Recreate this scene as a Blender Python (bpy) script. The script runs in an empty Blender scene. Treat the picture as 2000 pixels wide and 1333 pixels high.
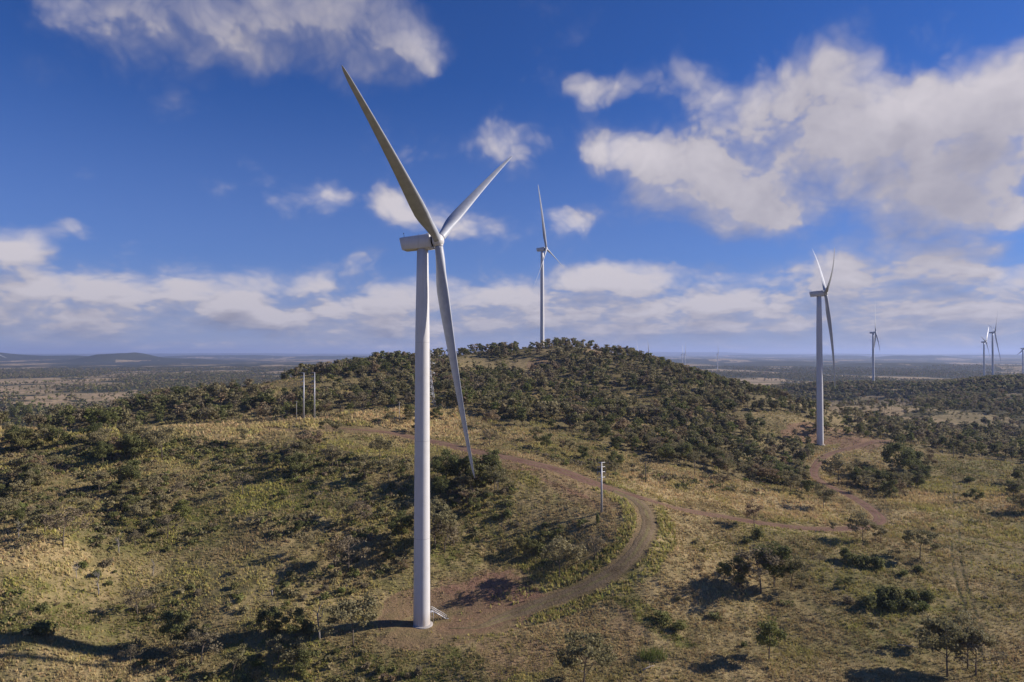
import bpy, math, random
import numpy as np
R = math.radians
SC = bpy.context.scene
COL = SC.collection
# ------------------------------------------------------------------ camera
CAMZ = 77.6
PITCH = math.atan(23.5 / 1333.33)
FPX = 1333.33
cam_d = bpy.data.cameras.new('camera'); cam = bpy.data.objects.new('camera', cam_d); COL.objects.link(cam)
cam.location = (0, 0, CAMZ); cam.rotation_euler = (math.pi / 2 + PITCH, 0, 0)
cam_d.lens = 24; cam_d.sensor_width = 36; cam_d.clip_start = 1; cam_d.clip_end = 200000
SC.camera = cam
# ------------------------------------------------------------------ light, sky, exposure
SUN_EL, SUN_AZ = 27.0, 11.0      # azimuth from +X towards +Y
SC.view_settings.view_transform = 'Standard'; SC.view_settings.look = 'None'
SC.view_settings.exposure = 0.42; SC.view_settings.gamma = 1
SC.cycles.use_denoising = True
SC.cycles.max_bounces = 5; SC.cycles.diffuse_bounces = 2; SC.cycles.glossy_bounces = 2
SC.cycles.transmission_bounces = 2; SC.cycles.volume_bounces = 1; SC.cycles.caustics_reflective = False
ld = bpy.data.lights.new('sun', 'SUN'); ld.energy = 5.0; ld.angle = R(0.53); ld.color = (1.0, 0.91, 0.82)
sun = bpy.data.objects.new('sun', ld); COL.objects.link(sun)
sdir = np.array([math.cos(R(SUN_EL)) * math.cos(R(SUN_AZ)), math.cos(R(SUN_EL)) * math.sin(R(SUN_AZ)), math.sin(R(SUN_EL))])
from mathutils import Vector
sun.rotation_euler = Vector(sdir).to_track_quat('Z', 'Y').to_euler()
sun.location = (400, 80, 300)

class NT:
    """small node-tree helper"""
    def __init__(s, tree): s.t = tree; s.n = tree.nodes; s.l = tree.links
    def new(s, kind, **kw):
        nd = s.n.new(kind)
        for k, v in kw.items(): setattr(nd, k, v)
        return nd
    def put(s, sock, v):
        if isinstance(v, bpy.types.NodeSocket): s.l.new(v, sock)
        elif v is not None: sock.default_value = v
    def m(s, op, a, b=None, c=None, clamp=False):
        nd = s.new('ShaderNodeMath', operation=op, use_clamp=clamp)
        s.put(nd.inputs[0], a); s.put(nd.inputs[1], b)
        if c is not None: s.put(nd.inputs[2], c)
        return nd.outputs[0]
    def v(s, op, a, b=None):
        nd = s.new('ShaderNodeVectorMath', operation=op)
        s.put(nd.inputs[0], a)
        if b is not None: s.put(nd.inputs[3 if op == 'SCALE' else 1], b)
        return nd.outputs[1] if op in ('LENGTH', 'DISTANCE', 'DOT_PRODUCT') else nd.outputs[0]
    def ss(s, x, lo, hi, a=0.0, b=1.0):
        nd = s.new('ShaderNodeMapRange', interpolation_type='SMOOTHSTEP', clamp=True)
        for i, w in enumerate((x, lo, hi, a, b)): s.put(nd.inputs[i], w)
        return nd.outputs[0]
    def mix(s, f, a, b, mode='MIX'):
        nd = s.new('ShaderNodeMix', data_type='RGBA', blend_type=mode)
        s.put(nd.inputs[0], f)
        for i, w in ((6, a), (7, b)):
            s.put(nd.inputs[i], w if isinstance(w, bpy.types.NodeSocket) else (*w, 1.0))
        return nd.outputs[2]
    def noise(s, vec, scale, detail=4, rough=0.5, dist=0.0, color=False):
        nd = s.new('ShaderNodeTexNoise'); s.put(nd.inputs['Vector'], vec)
        nd.inputs['Scale'].default_value = scale; nd.inputs['Detail'].default_value = detail
        nd.inputs['Roughness'].default_value = rough; nd.inputs['Distortion'].default_value = dist
        return nd.outputs['Color' if color else 'Fac']
    def xyz(s, x, y, z=0.0):
        nd = s.new('ShaderNodeCombineXYZ')
        for i, w in enumerate((x, y, z)): s.put(nd.inputs[i], w)
        return nd.outputs[0]
    def sep(s, v):
        nd = s.new('ShaderNodeSeparateXYZ'); s.put(nd.inputs[0], v); return nd.outputs

def azel(px, py):
    """direction in the sky (azimuth from +Y, elevation), radians"""
    X = (px - 1000) / FPX; Z = (666.5 - py) / FPX
    y = math.cos(PITCH) - math.sin(PITCH) * Z; z = math.sin(PITCH) + math.cos(PITCH) * Z
    return math.atan2(X, y), math.atan2(z, math.hypot(X, y))

# cloud banks: (x, y, half width, half height, strength)  -- turned into azimuth and elevation
BANKS = [
 (600, 0, 300, 150, .80), (740, 50, 130, 110, .75), (420, 40, 220, 90, .42), (460, 130, 130, 60, .30), (200, 10, 120, 60, .22),
 (1560, 230, 210, 130, 1.0), (1610, 150, 110, 60, .60), (1760, 300, 240, 120, .9), (1920, 270, 190, 170, .95), (1950, 170, 90, 80, .5), (1880, 400, 230, 80, .9),
 (1420, 370, 240, 100, .85), (1300, 320, 110, 80, .6), (1180, 280, 60, 70, .62), (1220, 160, 150, 40, .50), (1350, 190, 80, 60, .45), (1160, 180, 55, 40, .25), (1540, 420, 190, 60, .75),
 (1800, 170, 40, 60, .30), (1710, 330, 150, 110, .8), (1560, 330, 150, 90, .6), (250, 40, 160, 80, .35), (520, 60, 200, 110, .5), (830, 110, 60, 60, .4),
 (1130, 425, 75, 48, .70), (980, 275, 90, 55, .48), (1010, 340, 60, 40, .25), (780, 400, 80, 62, .75), (900, 430, 80, 45, .52), (655, 375, 50, 40, .46), (590, 400, 90, 50, .24),
 (30, 500, 75, 55, .85), (130, 450, 60, 28, .38), (200, 310, 60, 30, .16), (230, 545, 60, 14, .28), (610, 540, 60, 25, .32), (730, 525, 50, 30, .25), (560, 425, 60, 30, .1),
 (1180, 535, 120, 45, .8), (1420, 520, 110, 30, .48), (1310, 515, 70, 20, .4), (1360, 580, 160, 50, .75), (1700, 540, 170, 70, .75), (1880, 510, 130, 60, .65), (1620, 520, 120, 50, .5), (1950, 490, 60, 14, .45),
 (470, 590, 70, 38, .85), (100, 590, 170, 32, .62), (320, 600, 120, 26, .55), (640, 595, 110, 30, .62), (760, 600, 120, 40, .5), (1000, 590, 110, 40, .52), (1500, 600, 200, 50, .6), (1850, 590, 200, 50, .6),
 (200, 635, 300, 34, .85), (700, 635, 300, 38, .85), (1200, 632, 300, 40, .88), (1750, 632, 300, 44, .9),
]
W = bpy.data.worlds.new('World'); SC.world = W; W.use_nodes = True
wt = W.node_tree; wt.nodes.clear()
grp = bpy.data.node_groups.new('cloud_density', 'ShaderNodeTree')
grp.interface.new_socket('P', in_out='INPUT', socket_type='NodeSocketVector')
grp.interface.new_socket('D', in_out='OUTPUT', socket_type='NodeSocketFloat')
g = NT(grp); gi = g.new('NodeGroupInput'); go = g.new('NodeGroupOutput')
P = gi.outputs[0]
gx, gy, _ = g.sep(P)
# clouds nearer the horizon are farther off, so their billows are flatter there
fy = g.m('ADD', g.m('MULTIPLY', gy, 1.25), g.m('MULTIPLY', g.m('SUBTRACT', 1.0, g.m('EXPONENT', g.m('MULTIPLY', gy, -10.0))), 0.30))
q = g.xyz(g.m('MULTIPLY', gx, 1.25), fy, 0.37)
wn = g.v('SUBTRACT', g.noise(q, 6.0, 3, .55, color=True), (.5, .5, .5))
q = g.v('ADD', q, g.v('SCALE', wn, 0.11))
vo = g.new('ShaderNodeTexVoronoi', feature='F1'); g.put(vo.inputs['Vector'], q); vo.inputs['Scale'].default_value = 10.0; vo.inputs['Detail'].default_value = 2.0; vo.inputs['Roughness'].default_value = .55; vo.inputs['Lacunarity'].default_value = 2.5
n1 = g.noise(q, 5.0, 8, 0.56)
pw = g.v('ADD', P, g.v('SCALE', wn, 0.085))
acc = g.ss(gy, 0.140, 0.085, 1.0, 0.52)
for (bx, by, bw, bh, st) in BANKS:
    a0, e0 = azel(bx, by); a1, _e = azel(bx + bw, by); _a, e1 = azel(bx, by - bh)
    sx_, sy_ = 1 / max(abs(a1 - a0), 1e-3), 1 / max(abs(e1 - e0), 1e-3)
    nd = g.new('ShaderNodeVectorMath', operation='MULTIPLY_ADD'); g.put(nd.inputs[0], pw); nd.inputs[1].default_value = (sx_, sy_, 0); nd.inputs[2].default_value = (-a0 * sx_, -e0 * sy_, 0)
    acc = g.m('MULTIPLY', acc, g.ss(g.v('LENGTH', nd.outputs[0]), 0.0, 1.5, 1.0 - st * .97, 1.0))
raw = g.m('ADD', g.m('SUBTRACT', 1.0, acc), g.m('ADD', g.m('MULTIPLY', g.m('SUBTRACT', n1, 0.42), 1.15), g.m('MULTIPLY', g.m('SUBTRACT', 0.42, vo.outputs['Distance']), 0.40)))
g.put(go.inputs[0], raw)

w = NT(wt)
tc = w.new('ShaderNodeTexCoord')
D = w.v('NORMALIZE', tc.outputs['Generated'])
dx, dy, dz = w.sep(D)
az = w.m('ARCTAN2', dx, dy); el = w.m('ARCSINE', dz)
P0 = w.xyz(az, el, 0.0)
def dens(p):
    nd = w.new('ShaderNodeGroup'); nd.node_tree = grp; w.put(nd.inputs[0], p); return nd.outputs[0]
d0 = dens(P0)
d2 = dens(w.v('ADD', P0, w.v('SCALE', (0.022, 0.048, 0), w.ss(el, 0.0, 0.16, 0.22, 1.0))))
diff = w.m('SUBTRACT', d0, d2)
crisp = w.ss(diff, -0.05, 0.22)
cover = w.m('POWER', w.ss(d0, -0.10, w.m('ADD', w.ss(el, 0.37, 0.46, 0.0, 0.55), w.m('SUBTRACT', 0.98, w.m('MULTIPLY', crisp, 0.36)))), 1.5)
lit = w.m('MULTIPLY', diff, w.ss(el, 0.14, 0.05, 0.62, 1.3))
light = w.m('ADD', 0.62, lit)
light = w.m('SUBTRACT', light, w.m('MULTIPLY', w.ss(d0, 0.65, 1.2), 0.26))
light = w.m('MULTIPLY', light, w.ss(el, 0.22, 0.52, 1.0, 0.66))
light = w.m('MINIMUM', w.m('MAXIMUM', light, 0.12), 1.0)
ccol = w.mix(light, (0.24, 0.25, 0.37), (0.92, 0.86, 0.92))
low = w.ss(el, 0.16, 0.02)
ccol = w.mix(w.m('MULTIPLY', low, 0.22), ccol, (0.36, 0.37, 0.52))
sky = w.new('ShaderNodeTexSky', sky_type='NISHITA', sun_disc=False, sun_elevation=R(SUN_EL), sun_rotation=R(90 - SUN_AZ), altitude=700,
            air_density=1.0, dust_density=0.25, ozone_density=4.0)
skyc = w.mix(1.0, sky.outputs[0], (0.36, 0.70, 1.36), 'MULTIPLY')
SKY_STR = 0.054
cl = w.v('SCALE', ccol, 0.525 / SKY_STR)
skyc = w.mix(w.ss(el, 0.40, 0.05, 0.0, 0.42), skyc, tuple(c / SKY_STR for c in (0.16, 0.22, 0.43)))
# thin haze veil low over the horizon
hz = w.ss(el, 0.14, -0.01)
skyc2 = w.mix(w.m('MULTIPLY', hz, 0.68), skyc, tuple(c / SKY_STR for c in (0.25, 0.265, 0.40)))
fin = w.mix(w.m('MULTIPLY', cover, 0.97), skyc2, cl)
bg = w.new('ShaderNodeBackground'); w.put(bg.inputs[0], fin); bg.inputs[1].default_value = SKY_STR
wo = w.new('ShaderNodeOutputWorld'); wt.links.new(bg.outputs[0], wo.inputs[0])
W.cycles.sampling_method = 'MANUAL'; W.cycles.sample_map_resolution = 512

# ------------------------------------------------------------------ projection and noise helpers
def unproj(px, py, d):
    X = (px - 1000) / FPX; Z = (666.5 - py) / FPX
    y = math.cos(PITCH) - math.sin(PITCH) * Z; z = math.sin(PITCH) + math.cos(PITCH) * Z
    return np.array([X * d / y, d, CAMZ + z * d / y])
def proj(x, y, z):
    z = z - CAMZ
    yc = np.maximum(y * math.cos(PITCH) + z * math.sin(PITCH), 1e-3); zc = -y * math.sin(PITCH) + z * math.cos(PITCH)
    return 1000 + FPX * x / yc, 666.5 - FPX * zc / yc
def _h(ix, iy, seed):
    n = (ix.astype(np.int64) * 374761393 + iy.astype(np.int64) * 668265263 + seed * 1274126177) & 0xffffffff
    n = ((n ^ (n >> 13)) * 1274126177) & 0xffffffff
    n = n ^ (n >> 16)
    return (n & 0xffff) / 65535.0
def vnoise(x, y, seed=0):
    ix = np.floor(x); iy = np.floor(y); fx = x - ix; fy = y - iy
    fx = fx * fx * (3 - 2 * fx); fy = fy * fy * (3 - 2 * fy)
    a = _h(ix, iy, seed); b = _h(ix + 1, iy, seed); c = _h(ix, iy + 1, seed); d = _h(ix + 1, iy + 1, seed)
    return a + (b - a) * fx + (c - a) * fy + (a - b - c + d) * fx * fy
def fbm(x, y, scale, octs=4, seed=0, rough=.5):
    x = np.asarray(x, float) / scale; y = np.asarray(y, float) / scale
    out = 0; amp = 1; tot = 0
    for o in range(octs):
        out = out + amp * vnoise(x * 0.8 + y * 0.6 + 17.3 * o, -0.6 * x + 0.8 * y + 9.1 * o, seed + o); tot += amp
        amp *= rough; x = x * 2.03; y = y * 2.03
    return out / tot          # 0..1, mean .5
def sstep(x, a, b):
    t = np.clip((x - a) / (b - a), 0, 1); return t * t * (3 - 2 * t)

# ------------------------------------------------------------------ terrain from surveyed points
# (x, y on the photograph, distance in metres) of points read off the photograph
CP = [
 (-250,1333,168),(0,1333,165),(250,1333,168),(500,1333,173),(800,1333,172),(1000,1333,165),(1250,1333,163),(1500,1333,161),(1750,1333,161),(2000,1333,161),(2250,1333,161),
 (52,1243,175.8),(300,1285,181.5),(480,1250,185.9),(690,1228,191.4),(824,1220,195),(760,1232,189),(900,1230,192),(860,1262,184),(950,1190,204),(1000,1190,204),(900,1190,204),(820,1195,203),
 (1000,1140,214),(900,1152,212),(820,1172,207),(1100,1160,208),(1200,1110,215),(1260,1050,228),(1275,1010,243),(1250,980,255),(1215,965,265),(1175,1003,245),(1330,1120,213),(1330,1060,232),(1340,1190,198),
 (0,900,290),(400,900,300),(200,1000,245),(500,1000,250),(0,1000,235),(0,1090,200),(130,1065,214),(300,1090,224),(500,1100,220),(700,1100,222),(700,1000,250),(400,1190,197),(150,1190,194),(0,1180,186),(-250,1150,190),(-250,1000,230),
 (200,1140,206),(1000,1100,228),(1000,1000,250),(1000,900,295),(700,900,300),(700,850,345),(950,810,425),(900,795,440),(860,822,400),
 (0,836,330),(200,842,335),(380,832,345),(500,828,360),(600,819,372),(700,806,392),(790,802,405),
 (860,870,335),(780,855,350),(930,880,320),(1100,920,285),(1300,985,262),(1500,1020,260),(1650,1030,262),(1720,1020,275),(1690,985,305),(1630,955,350),(1590,925,400),(1610,895,440),(1650,876,480),(1602,870,499),(1720,862,510),(1560,868,490),
 (1500,1100,225),(1500,1200,196),(1350,1150,206),(1300,1250,181),(1700,1150,208),(1860,1200,194),(2000,1100,228),(1900,1000,300),(2000,1000,300),(1800,1040,265),(1860,890,470),(1970,905,455),(1780,940,385),(2000,950,370),(2250,1000,300),(2250,1150,208),(2250,930,390),
 (1200,905,330),(1400,960,300),(1500,965,312),(1500,1000,280),(1400,930,335),(1100,850,385),(1300,905,345),(1500,948,345),(1000,835,395),(1450,900,400),(1350,870,420),
 (1540,812,540),(1620,832,555),(1690,850,545),(1480,800,560),
 # main wooded hill
 (1060,680,764),(980,690,750),(900,696,735),(800,703,700),(720,716,660),(640,728,620),(560,742,590),(480,758,560),(400,774,530),(320,788,520),(240,803,510),
 (1140,680,770),(1210,692,765),(1260,706,755),(1300,720,745),(1400,750,715),(1500,775,680),(1580,792,650),
 (1060,740,630),(1060,790,520),(900,745,600),(900,775,500),(750,765,530),(600,790,480),(1200,760,610),(1200,830,450),(1350,810,520),(1000,720,680),
 (1850,850,640),(1950,870,600),(1700,830,720),(1800,800,820),(1650,800,830),(2000,850,700),(1950,800,860),(2100,775,950),
]
ZP = [ # (x on the photograph, distance, height)
 (0,430,22),(0,600,0),(0,1000,-22),(-250,330,40),(-250,450,18),(-250,800,-18),(200,430,25),(200,600,12),(200,900,-20),(350,430,28),(350,850,-15),(600,420,36),(600,800,15),(600,1100,-15),(760,440,36),
 (800,900,38),(800,1200,-8),(1060,900,62),(1060,1200,10),(1300,950,20),(1300,1300,-10),(1500,850,8),(1500,1100,-10),
 (1600,1410,7),(1706,1410,12.1),(1800,1400,9),(1560,1300,-6),(1706,1150,-10),(1706,1750,-18),(1850,1200,17),(1800,1150,2),(1900,1150,28),(1960,1130,31),(2060,1100,33),(2200,1100,34),(1990,930,13),
 (1940,1590,15.7),(2000,1600,15.5),(2150,1600,20),(2300,1500,20),(1940,2100,-12),(2250,900,0),(2300,1150,25),(2250,600,5),(2250,500,6),
 (0,1800,-25),(500,1800,-25),(1000,1800,-25),(1400,1900,-25),(2250,2400,-25),(0,3500,-26),(1000,3500,-26),(2200,3500,-26),
 (0,110,5),(500,110,0),(1000,110,2),(1500,110,0),(2000,110,0),(0,50,12),(1000,50,8),(2000,50,6),
 (-900,200,22),(-900,400,20),(-900,900,-10),(2900,200,2),(2900,400,6),(2900,900,0),(2900,2000,-20),(-900,2000,-25),(-900,60,15),(2900,60,5),
]
pts = [unproj(*c) for c in CP] + [np.array([(px - 1000) / FPX * d, d, z]) for px, d, z in ZP]
pts = np.array(pts)
def tl(x, y):
    return np.arctan2(x, y), 0.5 * np.log(np.maximum(x * x + y * y, 1.0))
ct, cl_ = tl(pts[:, 0], pts[:, 1]); cz = pts[:, 2]
def _U(r2): return np.where(r2 > 1e-12, r2 * np.log(r2 + 1e-12), 0.0)
n_ = len(ct)
K = _U((ct[:, None] - ct) ** 2 + (cl_[:, None] - cl_) ** 2) + np.eye(n_) * 2e-4
Pm = np.stack([np.ones(n_), ct, cl_], 1)
A = np.block([[K, Pm], [Pm.T, np.zeros((3, 3))]])
sol = np.linalg.solve(A, np.concatenate([cz, np.zeros(3)]))
TT = np.linspace(R(-80), R(80), 401); LL = np.linspace(math.log(30), math.log(4500), 561)
H0 = np.zeros((len(TT), len(LL)))
for i, t in enumerate(TT):
    r2 = (t - ct[None, :]) ** 2 + (LL[:, None] - cl_[None, :]) ** 2
    H0[i] = _U(r2) @ sol[:n_] + sol[n_] + sol[n_ + 1] * t + sol[n_ + 2] * LL
H0 = np.clip(H0, -35, 95)
BUMPS = [ # far hills: (photograph x, distance, height, half width m, half depth m)
 (228, 8000, 50, 330, 500), (205, 8100, 26, 620, 600), (30, 9500, 50, 1100, 700), (130, 9000, 34, 500, 600), (-120, 9000, 60, 900, 900), (330, 8200, 35, 700, 500),
 (1790, 12500, 60, 700, 700), (1645, 15000, 55, 600, 700), (1500, 20000, 60, 1500, 900), (1950, 17000, 60, 1500, 900), (1300, 9000, 30, 1500, 500), (700, 14000, 45, 1800, 800), (1750, 5200, 22, 500, 300), (1930, 4300, 26, 420, 300), (1560, 7000, 24, 700, 350),
 (430, 15000, 50, 1500, 900),
]
def height(x, y, detail=True):
    x = np.asarray(x, float); y = np.asarray(y, float)
    t, l = tl(x, y)
    ti = np.clip((t - TT[0]) / (TT[1] - TT[0]), 0, len(TT) - 1.001); li = np.clip((l - LL[0]) / (LL[1] - LL[0]), 0, len(LL) - 1.001)
    i0 = ti.astype(int); j0 = li.astype(int); ft = ti - i0; fl = li - j0
    h = H0[i0, j0] * (1 - ft) * (1 - fl) + H0[i0 + 1, j0] * ft * (1 - fl) + H0[i0, j0 + 1] * (1 - ft) * fl + H0[i0 + 1, j0 + 1] * ft * fl
    dd = np.hypot(x, y)
    far = sstep(dd, 2200, 4000)
    hf = -26 + (fbm(x, y, 2600, 4, 5) - .5) * 40 * sstep(dd, 3000, 9000)
    for bx, bd, bh, bw, bdp in BUMPS:
        cx = (bx - 1000) / FPX * bd
        g_ = np.maximum(0, 1 - ((x - cx) / bw) ** 2 * .5 - ((y - bd) / bdp) ** 2 * .5)
        hf = hf + bh * np.minimum(1, g_ ** 2 * 1.35) * (0.85 + .3 * fbm(x, y, 300, 3, 8))
    rg = fbm(x + 3000, y * .45, 6500, 5, 21)
    hf = hf + sstep(dd, 24000, 36000) * (40 + 230 * np.maximum(rg - .38, 0) + 60 * (fbm(x, y * .5, 1800, 3, 30) - .5)) 
    h = h * (1 - far) + hf * far
    back = sstep(-y, -20, 60)                # behind the camera: an even slope
    h = h * (1 - back) + 6 * back
    if detail:
        near = 1 - sstep(dd, 1500, 3000)
        h = h + near * ((fbm(x, y, 34, 3, 1) - .5) * 4.4 * sstep(dd, 150, 420) + (fbm(x, y, 9, 3, 2) - .5) * .9)
    return h
# roads first: they are cut into the ground
def hit(px, py, lo=150, hi=3000):
    """where the line of sight through a point of the photograph meets the ground"""
    d = np.exp(np.linspace(math.log(lo), math.log(hi), 1600))
    p = np.stack([unproj(px, py, q_) for q_ in (1.0,)])[0]; dirv = np.array([p[0], 1.0, p[2] - CAMZ])
    X = dirv[0] * d; Y = d; Z = CAMZ + dirv[2] * d
    g_ = height_r(X, Y) - Z
    k = np.argmax(g_ > 0)
    if g_[k] <= 0 or k == 0: k = 1 if k == 0 else len(d) - 1
    a = g_[k - 1]; b = g_[k]; t = a / (a - b) if a != b else 0
    dd = d[k - 1] + (d[k] - d[k - 1]) * t
    return np.array([dirv[0] * dd, dd, CAMZ + dirv[2] * dd])
height_r = height
def catmull(P_, n=10):
    P_ = np.array(P_, float); P_ = np.vstack([2 * P_[0] - P_[1], P_, 2 * P_[-1] - P_[-2]]); out = []
    for i in range(1, len(P_) - 2):
        for t in np.linspace(0, 1, n, endpoint=False):
            a, b, c, d = P_[i - 1:i + 3]
            out.append(.5 * (2 * b + (c - a) * t + (2 * a - 5 * b + 4 * c - d) * t * t + (3 * b - a - 3 * c + d) * t ** 3))
    out.append(P_[-2]); return np.array(out)
def path(pxs):
    c = catmull([hit(a, b)[:2] for a, b in pxs], 12)
    L = np.concatenate([[0], np.cumsum(np.hypot(*(c[1:] - c[:-1]).T))]); n = max(4, int(L[-1] / 1.5))
    s = np.linspace(0, L[-1], n); return np.stack([np.interp(s, L, c[:, 0]), np.interp(s, L, c[:, 1])], 1)
JN = [(1160,943),(1215,964)]
ROADS = [  # name, centre line, width, gravel kind
 ('gravel_road', path([(640,832),(700,838),(780,852),(860,868),(930,882),(1010,897),(1100,922),(1160,943),(1215,964),(1262,978)]), 8.6, 0),
 ('gravel_branch_road', path([(1205,960),(1300,987),(1400,1007),(1500,1021),(1590,1030),(1655,1032),(1705,1026),(1718,1010),(1690,985),(1655,966),(1625,952),(1595,935),(1590,918),(1608,898),(1640,880),(1680,868),(1745,862)]), 5.2, 0),
 ('turbine_track', path([(1200,958),(1240,975),(1262,1000),(1266,1030),(1250,1065),(1215,1105),(1160,1140),(1100,1165),(1030,1190),(980,1208),(930,1222),(880,1226)]), 5.6, 1),
 ('ridge_path', path([(520,836),(590,838),(660,842),(740,848)]), 2.2, 1),
]
RUTS = [
 ('wheel_rut_path', path([(1868,930),(1868,1000),(1866,1060),(1872,1110),(1885,1160),(1905,1220),(1930,1275),(1950,1328)]), 2.6),
 ('fence_line_path', path([(1740,1022),(1800,1038),(1880,1054),(1960,1070),(2040,1086)]), .9),
]
def road_dist(x, y, line):
    """distance to a centre line, only where it can matter"""
    d = np.full(x.shape, 1e3); x = x.ravel(); y = y.ravel(); dr = d.ravel()
    lo = line.min(0) - 12; hi = line.max(0) + 12
    idx = np.where((x > lo[0]) & (x < hi[0]) & (y > lo[1]) & (y < hi[1]))[0]
    if len(idx):
        for k0 in range(0, len(idx), 40000):
            ii = idx[k0:k0 + 40000]
            dr[ii] = np.sqrt(((x[ii, None] - line[None, :, 0]) ** 2 + (y[ii, None] - line[None, :, 1]) ** 2).min(1))
    return dr.reshape(d.shape)
T1B = np.array([-25.6, 195.0]); T3B = np.array([224.7, 499.0])
def ground(x, y, rough=True):
    x = np.asarray(x, float); y = np.asarray(y, float)
    h = height(x, y); hs = height(x, y, False)
    rd = np.full(x.shape, 1e3)
    for nm, ln, wd, kd in ROADS: rd = np.minimum(rd, road_dist(x, y, ln) - wd / 2)
    r1 = np.hypot((x - T1B[0] - 10) / 1.7, y - T1B[1] - 3); pad = 1 - sstep(r1, 9, 24)
    r3 = np.hypot((x - T3B[0] - 8) / 1.8, y - T3B[1] + 2); pad = np.maximum(pad, 1 - sstep(r3, 7, 20))
    k = np.maximum(1 - sstep(rd, 0.0, 5.0), pad)
    h = h * (1 - k) + hs * k
    h = h - .22 * (1 - sstep(rd, -1.2, .3))
    if rough:
        dd = np.hypot(x, y); nr = (1 - sstep(dd, 500, 900)) * (1 - k * .8)
        h = h + nr * ((fbm(x, y, 2.6, 3, 3) - .5) * .75 * (0.4 + fbm(x, y, 40, 2, 77)))
    return h
height_r = ground

# ------------------------------------------------------------------ what covers the ground (polygons read off the photograph)
def inpoly(px, py, poly):
    c = np.zeros(px.shape, bool); n = len(poly)
    for i in range(n):
        x1, y1 = poly[i]; x2, y2 = poly[(i + 1) % n]
        if y1 == y2: continue
        cond = ((y1 > py) != (y2 > py)) & (px < (x2 - x1) * (py - y1) / (y2 - y1) + x1)
        c ^= cond
    return c
def masks(x, y, z=None):
    """soil, green, wood floor, straw, mown: each 0..1 for world positions"""
    x = np.asarray(x, float); y = np.asarray(y, float)
    if z is None: z = ground(x, y, False)
    dd = np.hypot(x, y)
    px, py = proj(x, y, z)
    wx = (fbm(x, y, 14, 4, 40) - .5); wy = (fbm(x, y, 14, 4, 50) - .5)
    px = px + wx * 70 * 200 / np.maximum(dd, 150); py = py + wy * 50 * 200 / np.maximum(dd, 150)
    vis = (y > 100)
    def P_(poly, lo=0, hi=650): return (inpoly(px, py, poly) & vis & (dd > lo) & (dd < hi)).astype(float)
    soil = .75 * P_([(718,1195),(760,1165),(1000,1105),(1020,1130),(880,1172),(740,1222)]) + .55 * P_([(735,1238),(830,1190),(900,1150),(1010,1135),(1080,1165),(1020,1235),(900,1272),(800,1268)])
    soil = soil + .9 * P_([(1535,826),(1600,830),(1700,850),(1690,864),(1560,868),(1525,852)]) + .8 * P_([(1640,868),(1700,855),(1760,862),(1700,880),(1640,885)])
    soil = soil + .6 * P_([(880,876),(960,885),(1050,905),(1060,925),(960,900),(870,892)]) + .5 * P_([(1060,940),(1150,960),(1200,1000),(1100,975)]) + .6*P_([(1030,702),(1080,700),(1065,722),(1025,722)], 600, 800) + .5*P_([(1130,680),(1215,686),(1230,700),(1150,694)], 600, 800)
    soil = soil + .35 * P_([(1210,1170),(1260,1210),(1230,1260),(1180,1240)])+ .5*P_([(940,1260),(1060,1250),(1080,1300),(960,1330)])
    soil = soil + .5 * P_([(860,1130),(1010,1090),(1050,1150),(1090,1165),(1000,1215),(880,1240)]) + .45 * P_([(1000,905),(1110,930),(1180,955),(1230,985),(1200,990),(1080,950)])
    green = .8 * P_([(0,1130),(130,1140),(250,1190),(180,1235),(0,1240)]) + .6 * P_([(440,920),(720,940),(700,1010),(460,1010)]) + .9 * P_([(1280,1000),(1310,1040),(1300,1100),(1250,1150),(1330,1240),(1360,1260),(1290,1250),(1200,1170),(1190,1140),(1270,1080)])
    green = green + .8 * P_([(1080,1120),(1190,1080),(1230,1040),(1240,1080),(1180,1125),(1110,1150)]) + .5 * P_([(1760,900),(2000,905),(2000,965),(1760,960)]) + .5 * P_([(1850,1050),(2000,1075),(2000,1112),(1860,1105)]) + .6 * P_([(440,1270),(700,1255),(860,1320),(800,1345),(430,1345)]) + .6 * P_([(640,815),(700,800),(690,830),(650,835)])
    straw = .9 * P_([(0,1035),(130,1045),(220,1105),(150,1120),(0,1115)]) + .7 * P_([(0,1275),(330,1300),(440,1345),(0,1345)]) + 1.0 * P_([(380,828),(600,812),(800,796),(900,790),(900,860),(780,850),(640,835),(400,860)])
    straw = straw + .9 * P_([(-300,832),(380,828),(560,822),(560,838),(380,848),(-300,850)]) + .9 * P_([(1180,925),(1400,950),(1640,985),(1690,1030),(1500,1012),(1250,965)]) + .55 * P_([(1720,970),(2000,960),(2000,1060),(1760,1035)]) + .5*P_([(860,1270),(1020,1230),(1180,1180),(1200,1230),(1010,1300)]) + .5*P_([(1240,960),(1300,1000),(1320,1060),(1290,1120),(1280,1010)])
    n40 = fbm(x, y, 45, 5, 60, .6); n12 = fbm(x, y, 11, 4, 61, .6)
    mid = 1 - sstep(dd, 500, 650)
    green = green + mid * .55 * sstep(n40, .52, .66) + .25 * sstep(n12, .5, .7)
    straw = straw + mid * .5 * sstep(1 - n40, .5, .66)
    left = (1 - sstep(px, 850, 1000)) * (y < 360)
    green = green + .25 * left
    # road shoulders
    rd = np.full(x.shape, 1e3)
    for nm, ln, wd, kd in ROADS: rd = np.minimum(rd, road_dist(x, y, ln) - wd / 2)
    soil = soil + .45 * (1 - sstep(rd, .2, 2.2)); straw = straw + .4 * (1 - sstep(rd, 2, 6)) 
    ruts = np.full(x.shape, 1e3)
    for nm, ln, wd in RUTS: ruts = np.minimum(ruts, np.abs(road_dist(x, y, ln) - wd / 2) * (1.0 if wd > 1 else .8))
    td = road_dist(x, y, ROADS[2][1]); vg = (1 - sstep(np.abs(td - 6.8), 1.0, 4.0)); green = green + .55 * vg; straw = straw + .9 * vg
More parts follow.
